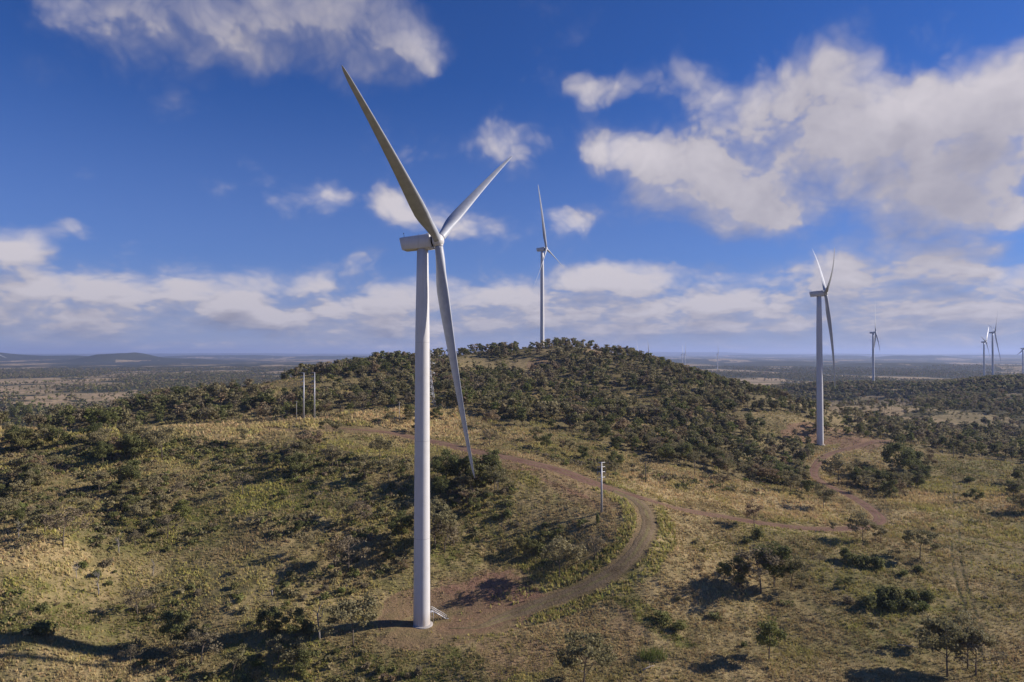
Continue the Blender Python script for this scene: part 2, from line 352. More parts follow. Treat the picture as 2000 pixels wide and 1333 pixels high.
    mown = np.clip(1 - sstep(rd, .0, 1.0) + .5 * P_([(1860,1050),(2060,1078),(2060,1112),(1862,1100)]), 0, 1)
    rut = 1 - sstep(ruts, .30, .95); mown = np.maximum(mown, 1.62 * rut * sstep(fbm(x, y, 6, 3, 211), .2, .55))
    r1 = np.hypot((x - T1B[0] - 7) / 1.7, y - T1B[1] - 1.0); mown = np.maximum(mown, .92 * (1 - sstep(r1, 10, 17)))
    wood = wood_density(x, y, z)[0]
    return np.clip(soil, 0, 1), np.clip(green, 0, 1), np.clip(wood, 0, 1), np.clip(straw, 0, 1), mown
LB = np.array([(-600,842),(0,838),(200,842),(380,832),(500,828),(600,819),(700,806),(790,801),(860,796),(930,802),(1000,832),(1100,852),(1200,884),(1300,908),(1400,932),(1500,950),(1570,952),(1585,900),(1600,872),(1625,852),(1700,858),(1760,872),(1850,884),(1900,892),(1975,906),(2600,930)])
def wood_density(x, y, z):
    """0..1 woodland cover, and trees per square metre"""
    dd = np.hypot(x, y); px, py = proj(x, y, z)
    lb = np.interp(px, LB[:, 0], LB[:, 1])
    n = fbm(x, y, 60, 4, 90, .55); n2 = fbm(x, y, 220, 4, 91, .55); nl = fbm(x, y * .45, 300, 5, 92, .6)
    back = (py < lb - 1) & (dd > 355) & (y > 0)
    hill = np.clip(sstep(n, .33, .46), 0, 1)
    # bare patches near the crest and the cut behind the third turbine
    bare = inpoly(px, py, [(1010,682),(1085,682),(1075,690),(1015,690)]) | inpoly(px, py, [(1130,676),(1210,682),(1230,694),(1140,688)]) | inpoly(px, py, [(1035,704),(1075,702),(1060,718),(1030,720)])
    bare |= inpoly(px, py, [(1470,806),(1540,806),(1700,846),(1690,870),(1480,870)]) & (dd < 620)
    bare |= inpoly(px, py, [(1030,806),(1130,850),(1230,882),(1260,900),(1160,892),(1040,842)])
    hill = np.where(bare, hill * .12, hill)
    hill = np.where((px < 240) & (dd > 380), hill * sstep(n2, .32, .44), hill)
    # the valley on the right: open wood with clearings
    right = px > 1600
    val = sstep(n, .40, .56) * .75
    clear = inpoly(px, py, [(1615,782),(1690,778),(1830,762),(1850,776),(1760,812),(1640,836),(1615,820)])
    clear |= inpoly(px, py, [(1760,815),(1900,808),(1990,818),(1900,830),(1780,832)])
    val = np.where(clear, val * .22, val)
    dense = inpoly(px, py, [(1780,745),(1900,742),(2100,740),(2100,812),(1950,800),(1790,795)]) | inpoly(px, py, [(1740,845),(2100,830),(2100,930),(1850,886)]) | inpoly(px, py, [(1540,740),(1800,740),(1790,778),(1540,785)])
    val = np.where(dense, np.maximum(val, .8 * sstep(n, .28, .42)), val)
    c = np.where(right, val, hill)
    plain = np.clip(np.maximum(sstep(nl, .47, .54), sstep(dd, 2500, 5000) * sstep(nl, .40, .47)) * .95 + .28 * sstep(n2, .5, .6), 0, 1)
    plain = np.where((px < 420) & (dd < 2600), np.maximum(plain, .9 * sstep(n2, .40, .52) * sstep(n, .42, .55) + .12), plain)
    plain = np.where((z > 0) & (dd > 5000), 1.0, plain)
    farx = sstep(dd, 900, 1250) * np.where(px > 1500, sstep(dd, 1600, 2200), 1.0)
    c = c * (1 - farx) + plain * farx
    c = np.where(back, c, 0.0)
    return c, c * (.0175 * (1 - farx) + .006 * farx)

# ------------------------------------------------------------------ materials
def material(name):
    m = bpy.data.materials.new(name); m.use_nodes = True; m.node_tree.nodes.clear(); return m, NT(m.node_tree)
def finish(n, col, rough=.9, normal=None, spec=.2, translucent=0, tcol=None, metallic=0):
    b = n.new('ShaderNodeBsdfPrincipled'); n.put(b.inputs['Base Color'], col if isinstance(col, bpy.types.NodeSocket) else (*col, 1))
    n.put(b.inputs['Roughness'], rough); b.inputs['Specular IOR Level'].default_value = spec; b.inputs['Metallic'].default_value = metallic
    if normal is not None: n.put(b.inputs['Normal'], normal)
    o = n.new('ShaderNodeOutputMaterial'); out = b.outputs[0]
    if translucent:
        t = n.new('ShaderNodeBsdfTranslucent'); n.put(t.inputs[0], tcol if tcol is not None else col)
        mx = n.new('ShaderNodeMixShader'); mx.inputs[0].default_value = translucent
        n.l.new(out, mx.inputs[1]); n.l.new(t.outputs[0], mx.inputs[2]); out = mx.outputs[0]
    n.l.new(out, o.inputs[0]); return b
def attr(n, name, kind='GEOMETRY'):
    a = n.new('ShaderNodeAttribute'); a.attribute_name = name; a.attribute_type = kind; return a
def bump(n, h, strength=.5, dist=.1):
    b = n.new('ShaderNodeBump'); b.inputs['Strength'].default_value = strength; b.inputs['Distance'].default_value = dist
    n.put(b.inputs['Height'], h); return b.outputs[0]
MAT = {}
def m_ground():
    m, n = material('ground_cover')
    a = attr(n, 'cover'); soil, green, wood = n.new('ShaderNodeSeparateColor'), None, None
    n.l.new(a.outputs['Color'], soil.inputs[0]); so, gr, wo_ = soil.outputs[0], soil.outputs[1], soil.outputs[2]; st = a.outputs['Alpha']
    mown = attr(n, 'mown').outputs['Fac']
    pos = n.new('ShaderNodeNewGeometry').outputs['Position']
    px_, py_, pz_ = n.sep(pos)
    dist = n.v('LENGTH', pos)
    far = n.ss(dist, 500.0, 1200.0)
    f1 = n.noise(pos, 1.6, 5, .65); f2 = n.noise(n.v('MULTIPLY', pos, (1, 1, .3)), .22, 5, .6); f3 = n.noise(pos, .035, 4, .55)
    base = n.mix(n.ss(f2, .35, .65), (.215, .168, .078), (.330, .252, .122))
    base = n.mix(n.ss(f3, .4, .62), base, (.205, .165, .078))
    straw = n.mix(n.ss(f1, .3, .7), (.30, .225, .108), (.50, .375, .190))
    grn = n.mix(n.ss(f1, .3, .7), (.085, .092, .026), (.175, .168, .048))
    c = n.mix(n.m('MULTIPLY', st, n.ss(f2, .2, .6)), base, straw)
    c = n.mix(n.m('MULTIPLY', gr, n.ss(f2, .7, .35)), c, grn)
    red = n.mix(n.ss(f1, .35, .7), (.175, .098, .062), (.30, .178, .118))
    c = n.mix(n.m('MULTIPLY', so, n.ss(n.m('ADD', f2, n.m('MULTIPLY', f1, .5)), .35, .85)), c, red)
    c = n.mix(n.m('MULTIPLY', mown, .5, clamp=True), c, (.150, .112, .060))
    spk = n.noise(pos, .42, 4, .7); c = n.mix(n.m('MULTIPLY', n.ss(spk, .56, .66), n.m('MULTIPLY', n.m('SUBTRACT', 1.0, mown), .6)), c, (.075, .072, .030))
    c = n.mix(n.ss(mown, 1.05, 1.8), c, (.048, .052, .020))
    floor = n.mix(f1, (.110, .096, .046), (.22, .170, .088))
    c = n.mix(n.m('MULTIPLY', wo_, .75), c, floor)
    fw = n.noise(n.v('MULTIPLY', pos, (1, .6, 1)), .012, 6, .62)
    field = n.mix(n.ss(fw, .38, .6), (.19, .155, .085), (.36, .265, .16))
    fc = n.mix(n.ss(n.m('ADD', wo_, n.m('MULTIPLY', n.m('SUBTRACT', n.noise(pos, .05, 3, .6), .5), .7)), .2, .45), field, (.045, .050, .030))
    c = n.mix(far, c, fc)
    h = n.m('ADD', n.noise(pos, 2.2, 5, .7), n.m('MULTIPLY', n.noise(pos, .5, 3, .6), 1.4))
    nb = n.new('ShaderNodeBump'); nb.inputs['Strength'].default_value = .7; nb.inputs['Distance'].default_value = .45; n.put(nb.inputs['Height'], h)
    finish(n, c, .95, nb.outputs[0], .08); return m
def m_gravel(name, a_, b_, green):
    m, n = material(name)
    uv = attr(n, 'across').outputs['Fac']          # -1..1 across the carriageway
    pos = n.new('ShaderNodeNewGeometry').outputs['Position']
    f = n.noise(pos, 1.1, 6, .7); f2 = n.noise(pos, .16, 4, .6)
    c = n.mix(n.ss(n.m('ADD', n.m('MULTIPLY', f, .6), n.m('MULTIPLY', f2, .6)), .4, .75), a_, b_)
    uv = n.m('ADD', uv, n.m('MULTIPLY', n.m('SUBTRACT', n.noise(pos, .55, 4, .7), .5), .55)); au = n.m('ABSOLUTE', uv)
    rut = n.m('SUBTRACT', 1.0, n.ss(n.m('ABSOLUTE', n.m('SUBTRACT', au, .48)), .0, .25))
    c = n.mix(n.m('MULTIPLY', rut, .45), c, tuple(min(1, q_ * 1.12) for q_ in b_))
    mid = n.m('MULTIPLY', n.ss(au, .30, .0), n.ss(f2, .35, .6)); edge = n.m('MULTIPLY', n.ss(au, .58, .95), .95)
    c = n.mix(n.m('MULTIPLY', n.m('MAXIMUM', mid, edge), green), c, n.mix(f, (.12, .105, .045), (.26, .215, .10)))
    finish(n, c, .92, bump(n, n.m('ADD', f, n.m('MULTIPLY', f2, .6)), .8, .35), .05); return m
def m_leaf(name, a_, b_, c_, tr=.34):
    m, n = material(name)
    t = attr(n, 'tint'); oi = n.new('ShaderNodeObjectInfo')
    r = n.m('FRACT', n.m('ADD', n.m('MULTIPLY', oi.outputs['Random'], 1.0), t.outputs['Fac']))
    pos = n.new('ShaderNodeNewGeometry').outputs['Position']
    f = n.noise(pos, .9, 2, .6)
    col = n.mix(n.ss(r, 0.0, .75), a_, b_); col = n.mix(n.ss(r, .80, .98), col, c_)
    col = n.mix(n.m('MULTIPLY', n.ss(f, .35, .75), .55), col, tuple(min(1, q_ * 1.7) for q_ in b_))
    finish(n, col, .75, None, .15, tr, col); return m
def m_flat(name, c1, c2, scale=2, rough=.8, spec=.3, bs=.2, metallic=0, stretch=(1, 1, 1)):
    m, n = material(name)
    tcn = n.new('ShaderNodeTexCoord').outputs['Object']
    f = n.noise(n.v('MULTIPLY', tcn, stretch), scale, 5, .6)
    finish(n, n.mix(n.ss(f, .3, .7), c1, c2), rough, bump(n, f, bs, .05) if bs else None, spec, metallic=metallic); return m
MAT['ground'] = m_ground()
MAT['red_gravel'] = m_gravel('red_gravel', (.120, .068, .048), (.200, .120, .088), .55)
MAT['track_gravel'] = m_gravel('track_gravel', (.105, .076, .044), (.195, .145, .088), 1.0)
MAT['leaf'] = m_leaf('eucalyptus_leaf', (.150, .142, .066), (.260, .225, .118), (.27, .185, .115))
MAT['leaf_dark'] = m_leaf('dense_leaf', (.088, .100, .036), (.155, .158, .060), (.19, .17, .07))
MAT['leaf_bright'] = m_leaf('fresh_leaf', (.13, .155, .045), (.18, .185, .06), (.19, .18, .07))
MAT['leaf_grey'] = m_leaf('grey_leaf', (.160, .138, .085), (.22, .178, .11), (.21, .148, .10))
MAT['bark'] = m_flat('pale_bark', (.095, .075, .058), (.19, .155, .125), 6, .9, .1, .4, stretch=(1, 1, .3))
MAT['dead'] = m_flat('weathered_dead_wood', (.17, .15, .135), (.34, .31, .29), 6, .9, .1, .4, stretch=(1, 1, .3))
MAT['reed'] = m_leaf('reed_leaf', (.05, .085, .02), (.09, .12, .03), (.12, .14, .04))
def m_paint():
    m, n = material('white_turbine_paint')
    tcn = n.new('ShaderNodeTexCoord').outputs['Object']; x_, y_, z_ = n.sep(tcn)
    f = n.noise(n.v('MULTIPLY', tcn, (1, 1, .08)), 1.2, 5, .6); f2 = n.noise(tcn, .35, 4, .6)
    c = n.mix(n.m('MULTIPLY', n.ss(f, .45, .8), .5), (.64, .63, .625), (.54, .53, .52))
    c = n.mix(n.m('MULTIPLY', n.ss(f2, .45, .75), .35), c, (.52, .495, .46))
    st_ = n.noise(n.v('MULTIPLY', tcn, (3.2, 3.2, .02)), 1.0, 4, .7); c = n.mix(n.m('MULTIPLY', n.ss(st_, .52, .70), .32), c, (.44, .42, .385))
    lowz = n.ss(z_, 5.0, -.2); c = n.mix(n.m('MULTIPLY', lowz, n.ss(f, .25, .8)), c, (.40, .33, .26))
    finish(n, c, .42, None, .4); return m
MAT['paint'] = m_paint()
MAT['blade'] = m_flat('grey_blade_gelcoat', (.34, .36, .40), (.41, .43, .47), .5, .45, .4, 0)
MAT['dark'] = m_flat('dark_gap_rubber', (.02, .02, .022), (.04, .04, .042), 3, .7, .2, 0)
MAT['steel'] = m_flat('galvanised_steel', (.38, .38, .40), (.52, .52, .54), 3, .5, .5, 0, .3)
MAT['lattice'] = m_flat('weathered_lattice_steel', (.42, .42, .44), (.54, .54, .56), 3, .6, .4, 0, .2)
MAT['concrete'] = m_flat('concrete', (.30, .28, .26), (.44, .41, .38), 3, .9, .15, .3)
MAT['timber'] = m_flat('grey_timber', (.10, .08, .065), (.17, .14, .12), 4, .9, .1, .3, stretch=(1, 1, .2))
MAT['rock'] = m_flat('rock', (.17, .14, .12), (.36, .31, .27), 2, .95, .1, .6)
MAT['roof'] = m_flat('dark_roof_sheet', (.05, .06, .09), (.08, .09, .12), 2, .6, .3, .1)
MAT['wall'] = m_flat('white_wall', (.70, .68, .66), (.78, .77, .75), 2, .7, .3, .1)
MAT['hide'] = m_flat('black_hide', (.012, .011, .010), (.03, .026, .024), 5, .8, .2, .2)

# ------------------------------------------------------------------ mesh helpers
def tag(o, label=None, cat=None, group=None, kind=None):
    if label: o['label'] = label
    if cat: o['category'] = cat
    if group: o['group'] = group
    if kind: o['kind'] = kind
    return o
def mesh_np(name, V, F, mat, smooth=False, tint=None):
    """V (n,3); F list of (m,k) arrays of equal k, or one array"""
    me = bpy.data.meshes.new(name); V = np.asarray(V, np.float32)
    Fs = F if isinstance(F, list) else [F]
    Fs = [np.asarray(f, np.int32) for f in Fs if len(f)]
    loops = np.concatenate([f.ravel() for f in Fs]); sizes = np.concatenate([np.full(len(f), f.shape[1], np.int32) for f in Fs])
    starts = np.concatenate([[0], np.cumsum(sizes)[:-1]]).astype(np.int32)
    me.vertices.add(len(V)); me.vertices.foreach_set('co', V.ravel())
    me.loops.add(len(loops)); me.loops.foreach_set('vertex_index', loops)
    me.polygons.add(len(sizes)); me.polygons.foreach_set('loop_start', starts); me.polygons.foreach_set('loop_total', sizes)
    if smooth: me.polygons.foreach_set('use_smooth', np.ones(len(sizes), bool))
    me.update(calc_edges=True)
    if tint is not None:
        a = me.attributes.new('tint', 'FLOAT', 'POINT'); a.data.foreach_set('value', np.asarray(tint, np.float32))
    me.materials.append(mat); return me
def obj(name, me, parent=None):
    o = bpy.data.objects.new(name, me); COL.objects.link(o)
    if parent is not None: o.parent = parent
    return o
def empty(name, loc, rz=0):
    o = bpy.data.objects.new(name, None); COL.objects.link(o); o.location = loc; o.rotation_euler = (0, 0, rz); o.empty_display_size = 1; return o
class MB:
    """collects tubes, boxes and loose faces into one mesh"""
    def __init__(s): s.V = []; s.Q = []; s.T = []; s.n = 0
    def add(s, V, Q=(), T=()):
        V = np.asarray(V, float).reshape(-1, 3); s.V.append(V)
        if len(Q): s.Q.append(np.asarray(Q, int) + s.n)
        if len(T): s.T.append(np.asarray(T, int) + s.n)
        s.n += len(V)
    def tube(s, pts_, rad, k=8, caps=True):
        P_ = np.asarray(pts_, float); rad = np.broadcast_to(np.asarray(rad, float), (len(P_),)); n = len(P_)
        T_ = np.gradient(P_, axis=0); T_ /= np.linalg.norm(T_, axis=1)[:, None] + 1e-9
        ref = np.array([0, 0, 1.0]) if abs(T_[0][2]) < .9 else np.array([1.0, 0, 0])
        a = np.linspace(0, 2 * np.pi, k, endpoint=False); V = []
        for i in range(n):
            u = np.cross(T_[i], ref); u /= np.linalg.norm(u) + 1e-9; v_ = np.cross(T_[i], u)
            V.append(P_[i] + rad[i] * (np.cos(a)[:, None] * u + np.sin(a)[:, None] * v_))
        V = np.concatenate(V); Q = [(i * k + j, i * k + (j + 1) % k, (i + 1) * k + (j + 1) % k, (i + 1) * k + j) for i in range(n - 1) for j in range(k)]
        T = []
        if caps:
            V = np.vstack([V, P_[0], P_[-1]]); c0 = n * k
            T = [(c0, (j + 1) % k, j) for j in range(k)] + [(c0 + 1, (n - 1) * k + j, (n - 1) * k + (j + 1) % k) for j in range(k)]
        s.add(V, Q, T)
    def box(s, c, size, ax=None):
        ax = np.eye(3) if ax is None else np.asarray(ax); hx = np.asarray(size) / 2
        V = [np.asarray(c) + sum(sg[i] * hx[i] * ax[i] for i in range(3)) for sg in ((-1,-1,-1),(1,-1,-1),(1,1,-1),(-1,1,-1),(-1,-1,1),(1,-1,1),(1,1,1),(-1,1,1))]
        s.add(V, [(0,3,2,1),(4,5,6,7),(0,1,5,4),(1,2,6,5),(2,3,7,6),(3,0,4,7)])
    def beam(s, a, b, w_, h_=None):
        a = np.asarray(a, float); b = np.asarray(b, float); d = b - a; L = np.linalg.norm(d); d = d / L
        ref = np.array([0, 0, 1.0]) if abs(d[2]) < .9 else np.array([1.0, 0, 0]); u = np.cross(ref, d); u /= np.linalg.norm(u); v_ = np.cross(d, u)
        s.box((a + b) / 2, (L, w_, h_ or w_), (d, u, v_))
    def mesh(s, name, mat, smooth=False, tint=None):
        return mesh_np(name, np.concatenate(s.V), [np.concatenate(f) for f in (s.Q, s.T) if f], mat, smooth, tint)
    def build(s, name, mat, parent=None, smooth=False): return obj(name, s.mesh(name, mat, smooth), parent)

# ------------------------------------------------------------------ the ground: one sheet, finer where it is near
th = np.concatenate([np.linspace(-180, -60, 50, endpoint=False), np.linspace(-60, -41, 60, endpoint=False), np.linspace(-41, 41, 840, endpoint=False), np.linspace(41, 60, 60, endpoint=False), np.linspace(60, 180, 50, endpoint=False)])
th = np.radians(th)
lr = np.concatenate([np.linspace(math.log(4), math.log(150), 60, endpoint=False), np.linspace(math.log(150), math.log(450), 380, endpoint=False), np.linspace(math.log(450), math.log(1800), 320, endpoint=False), np.linspace(math.log(1800), math.log(44000), 330)])
TH, LR = np.meshgrid(th, lr, indexing='ij')
GX = np.sin(TH) * np.exp(LR); GY = np.cos(TH) * np.exp(LR)
GZ = ground(GX, GY)
nt, nr = GX.shape
V = np.stack([GX, GY, GZ], -1).reshape(-1, 3)
V = np.vstack([V, [[0, 0, GZ[:, 0].mean()]]])
I = np.arange(nt)[:, None] * nr + np.arange(nr - 1)[None, :]; J = ((np.arange(nt) + 1) % nt)[:, None] * nr + np.arange(nr - 1)[None, :]
F = np.stack([I, I + 1, J + 1, J], -1).reshape(-1, 4)
cap = np.stack([np.arange(nt) * nr, ((np.arange(nt) + 1) % nt) * nr, np.full(nt, nt * nr)], -1)
me = mesh_np('ground', V, [F, cap], MAT['ground'], True)
so_, gr_, wd_, st_, mw_ = masks(GX, GY, GZ)
cv = np.zeros((len(V), 4), np.float32); cv[:-1] = np.stack([so_, gr_, wd_, st_], -1).reshape(-1, 4)
at = me.attributes.new('cover', 'FLOAT_COLOR', 'POINT'); at.data.foreach_set('color', cv.ravel())
at = me.attributes.new('mown', 'FLOAT', 'POINT'); at.data.foreach_set('value', np.append(mw_.ravel(), 0).astype(np.float32))
tag(obj('ground', me), kind='structure')

def ribbon(name, line, width, mat, lift=.0, wf=None):
    rng = np.random.default_rng(5); t = np.gradient(line, axis=0); t /= np.linalg.norm(t, axis=1)[:, None]; nrm = np.stack([t[:, 1], -t[:, 0]], 1)
    k = 9; u = np.linspace(-1, 1, k); wv = width * .56 * (wf if wf is not None else np.ones(len(line)))[:, None]
    wl = wv * (.82 + .36 * fbm(line[:, 0], line[:, 1], 5, 3, 201))[:, None]; wr = wv * (.82 + .36 * fbm(line[:, 0], line[:, 1], 5, 3, 202))[:, None]; wv = np.where(u < 0, wl, wr)
    X = line[:, None, 0] + nrm[:, None, 0] * u * wv; Y = line[:, None, 1] + nrm[:, None, 1] * u * wv
    Z = height(X, Y, False) - .06 + .05 * np.cos(u * np.pi)[None, :] * .5 - .04 * np.exp(-((np.abs(u) - .48) / .15) ** 2)[None, :] + lift
    Z = Z - .30 * sstep(np.abs(u), .8, 1.0)[None, :]
    V = np.stack([X, Y, Z], -1).reshape(-1, 3); n = len(line)
    F = np.array([(i * k + j, i * k + j + 1, (i + 1) * k + j + 1, (i + 1) * k + j) for i in range(n - 1) for j in range(k - 1)])
    me = mesh_np(name, V, F[:, ::-1], mat, True)
    a = me.attributes.new('across', 'FLOAT', 'POINT'); a.data.foreach_set('value', np.tile(u, n).astype(np.float32))
    return tag(obj(name, me), kind='structure')
def taper(ln, a, b):
    t = np.linspace(0, 1, len(ln)); return np.clip(np.minimum((t + .001) / max(a, 1e-3), (1.001 - t) / max(b, 1e-3)), .08, 1)
WF = {'gravel_road': taper(ROADS[0][1], .35, .12), 'gravel_branch_road': taper(ROADS[1][1], .01, .03), 'turbine_track': taper(ROADS[2][1], .01, .22), 'ridge_path': taper(ROADS[3][1], .2, .2)}
for nm, ln, wd, kd in ROADS: ribbon(nm, ln, wd, MAT['track_gravel' if kd else 'red_gravel'], {'gravel_road': 0, 'gravel_branch_road': .018, 'turbine_track': .012, 'ridge_path': .006}[nm], WF[nm])

# ------------------------------------------------------------------ wind turbines
def section(k, chord, thick, roundness):
    """closed blade section, k points: a circle (roundness 1) that becomes an aerofoil (0); chord axis c, thickness axis t"""
    a = np.linspace(0, 2 * np.pi, k, endpoint=False)
    xc = (1 - np.cos(a)) / 2                              # 0 leading edge .. 1 trailing edge
    foil = 5 * thick * (.2969 * np.sqrt(xc) - .126 * xc - .3516 * xc ** 2 + .2843 * xc ** 3 - .1036 * xc ** 4) * np.where(np.sin(a) >= 0, 1, -.75)
    fx = (xc - .32) * chord; fy = foil * chord
    cx = -np.cos(a) * chord * .5; cy = np.sin(a) * chord * .5
    return fx * (1 - roundness) + cx * roundness, fy * (1 - roundness) + cy * roundness
def loft(mb, rings, close=True):
    k = len(rings[0]); V = np.concatenate(rings); n = len(rings)
    Q = [(i * k + j, i * k + (j + 1) % k, (i + 1) * k + (j + 1) % k, (i + 1) * k + j) for i in range(n - 1) for j in range(k)]
    T = []
    if close:
        V = np.vstack([V, rings[0].mean(0), rings[-1].mean(0)])
        T = [(n * k, (j + 1) % k, j) for j in range(k)] + [(n * k + 1, (n - 1) * k + j, (n - 1) * k + (j + 1) % k) for j in range(k)]
    mb.add(V, Q, T)
def turbine(base, q, label, pitch=25, near=0, group='wind turbines along the ridges'):
    psi, RR, oh, Hh, phi0 = q[:5]; tilt = .087
    bz = float(ground(np.array([base[0]]), np.array([base[1]]), False)[0])
    root = empty('wind_turbine', (base[0], base[1], bz)); tag(root, label, 'wind turbine', group)
    Hh = Hh + base[2] - bz
    a = np.array([math.cos(psi) * math.cos(tilt), math.sin(psi) * math.cos(tilt), math.sin(tilt)])
    eh = np.array([-math.sin(psi), math.cos(psi), 0]); up = np.cross(a, eh)
    if up[2] < 0: up = -up
    hub = np.array([0, 0, Hh]) + a * oh
    k = 40 if near else 16
    # tower: rolled steel cans with thin seam rings
    mb = MB(); top = Hh - 1.75
    prof = [(-1.0, 2.36), (0, 2.36), (46, 2.16), (84, 2.02), (top, 1.60)]
    zs = sorted(set([-1.0, 0] + [z_ for z_ in np.linspace(0, top, 14)])); pts_ = []; rr = []
    for z_ in zs: pts_.append((0, 0, z_)); rr.append(np.interp(z_, [p_[0] for p_ in prof], [p_[1] for p_ in prof]))
    mb.tube(pts_, rr, k); tw = mb.build('tower', MAT['paint'], root, True)
    if near:
        for z_ in (24.5, 52, 80):
            s_ = MB(); r_ = np.interp(z_, [p_[0] for p_ in prof], [p_[1] for p_ in prof]) + .012
            s_.tube([(0, 0, z_ - .05), (0, 0, z_ + .05)], r_, k, False); s_.build('flange_seam', MAT['steel'], tw, True)
    f = MB(); f.tube([(0, 0, -.6), (0, 0, .16), (0, 0, .20)], [3.15, 3.15, 3.05], 40 if near else 16); f.build('foundation', MAT['concrete'], root)
    # nacelle
    mb = MB(); sec = []
    side = np.cross([0, 0, 1], a); side /= np.linalg.norm(side)
    for t, lo, hi, hw in ((-6.35, -1.40, 1.72, 1.75), (-6.25, -1.60, 1.88, 1.92), (-2, -1.72, 1.95, 2.0), (2.0, -1.8, 2.0, 2.0), (2.9, -1.75, 1.98, 1.98), (3.0, -1.6, 1.85, 1.85)):
        r_ = []; c_ = .16
        for sy, sz in ((-1, -1), (1, -1), (1, 1), (-1, 1)):
            z0 = lo if sz < 0 else hi
            pa = (sy * (hw - c_), z0); pb = (sy * hw, z0 - sz * c_)
            r_ += [pb, pa] if (sy * sz) > 0 and sz < 0 or (sy < 0 and sz > 0) else [pa, pb]
        r_ = [(-hw, lo + c_), (-(hw - c_), lo), (hw - c_, lo), (hw, lo + c_), (hw, hi - c_), (hw - c_, hi), (-(hw - c_), hi), (-hw, hi - c_)]
        sec.append(np.array([np.array([0, 0, Hh]) + a * (t + (0.16 * (1.9 - z_) if t < -6 else 0)) + side * y_ + up * z_ for y_, z_ in r_]))
    loft(mb, sec); nac = mb.build('nacelle', MAT['paint'], root)
    c0 = np.array([0, 0, Hh])
    m_ = MB(); m_.tube([c0 - a * .2 + up * -2.6, c0 - a * .2 + up * -1.7], 1.5, 20); m_.build('yaw_collar', MAT['paint'], root, True)
    if near or base[1] < 1000:
        for t, s_, h_ in ((-5.9, 1.1, 1.2), (-5.2, -.9, 1.5), (-1.4, .9, 1.1)):
            p_ = c0 + a * t + side * s_ + up * 1.9; m_ = MB(); m_.tube([p_, p_ + up * h_ * .8, p_ + up * h_ * .8, p_ + up * h_], [.035, .035, .12, .12] if h_ > 1.4 else .035, 6); m_.build('wind_vane_mast', MAT['dark'], nac)
        m_ = MB(); m_.beam(c0 + a * -6.2 + up * 1.98 + side * 1.5, c0 + a * 2.6 + up * 2.06 + side * 1.5, .12); m_.beam(c0 + a * -6.2 + up * 1.98 - side * 1.5, c0 + a * 2.6 + up * 2.06 - side * 1.5, .12)
        m_.box(c0 + a * 2.3 + up * 2.15, (.9, 2.6, .35), (a, side, up)); m_.build('roof_rail', MAT['steel'], nac)
        m_ = MB(); m_.box(c0 + a * 1.6 - up * 1.95, (3.6, 2.2, .42), (a, side, up)); m_.build('belly_cowl', MAT['paint'], nac)
    m_ = MB(); m_.tube([c0 + a * 2.9, c0 + a * 3.9], [1.45, 1.35], 24); m_.build('rotor_shaft', MAT['dark'], root, True)
    # hub: rounded spinner with three sockets
    m_ = MB(); ts = np.array([-1.35, -1.2, -.6, .3, 1.0, 1.45, 1.7]); rs = np.array([1.35, 1.75, 2.0, 2.0, 1.6, .95, .25]); m_.tube([hub + a * t for t in ts], rs, 28); hb = m_.build('hub', MAT['paint'], root, True)
    kk = 20
    for i in range(3):
        dphi, kc, bb, sw = q[5 + 4 * i:9 + 4 * i]; ph = phi0 + dphi + i * 2 * math.pi / 3
        dv = math.cos(ph) * eh + math.sin(ph) * up; tv = -math.sin(ph) * eh + math.cos(ph) * up
        S_ = np.concatenate([[.024, .034, .05], np.linspace(.075, .94, 26), [.965, .98, .99, .997, 1.0]]); rings = []
        ctr = lambda s: hub + dv * RR * s + a * (kc * RR * s - bb * s * s) + tv * sw * s * s
        for s in S_:
            c_ = np.interp(s, [0, .04, .10, .2, .28, .5, .75, .94, .98, 1.0], [2.35, 2.35, 2.9, 3.95, 3.8, 2.75, 1.75, 1.0, .62, .12])
            th_ = np.interp(s, [0, .1, .2, .35, .6, 1], [1, .6, .38, .28, .21, .16]); rn = float(1 - sstep(np.array(s), .04, .17))
            be = math.radians(pitch + 12 * (1 - s) ** 2 * (1 - rn * .5)); d_ = ctr(s + .005) - ctr(s - .005); d_ /= np.linalg.norm(d_)
            te = -a * math.sin(be) + tv * math.cos(be); te -= d_ * te.dot(d_); te /= np.linalg.norm(te); nn = np.cross(d_, te)
            sx, sy = section(kk, c_, th_, rn); rings.append(ctr(s) + sx[:, None] * te + sy[:, None] * nn)
        m_ = MB(); loft(m_, rings); m_.build('blade', MAT['blade'], root, True)
        m_ = MB(); m_.tube([hub + dv * 1.0, hub + dv * 1.62], 1.28, 24); m_.build('blade_socket', MAT['paint'], hb, True)
        m_ = MB(); m_.tube([hub + dv * 1.6, hub + dv * 1.70], 1.20, 24); m_.build('pitch_ring', MAT['dark'], hb, True)
    if near:
        d_ = np.array([.80, .60, 0]); d_ /= np.linalg.norm(d_); n_2 = np.array([-d_[1], d_[0], 0])
        st = empty('staircase', (0, 0, 0)); st.parent = root
        m_ = MB(); m_.box(d_ * 2.9 + [0, 0, 3.0], (1.5, 1.3, .08), (d_, n_2, [0, 0, 1]))
        for s_ in (-.55, .55):
            m_.beam(d_ * 3.5 + n_2 * s_ + [0, 0, 3.0], d_ * 3.5 + n_2 * s_ + [0, 0, -.3], .1)
        m_.build('landing', MAT['steel'], st)
        e0 = d_ * 3.6; dirs = np.array([.83, .56, 0]); dirs /= np.linalg.norm(dirs); nd = np.array([-dirs[1], dirs[0], 0]); end = e0 + dirs * 4.2
        m_ = MB()
        for s_ in (-.55, .55): m_.beam(e0 + nd * s_ + [0, 0, 2.95], end + nd * s_ + [0, 0, -.05], .07, .28)
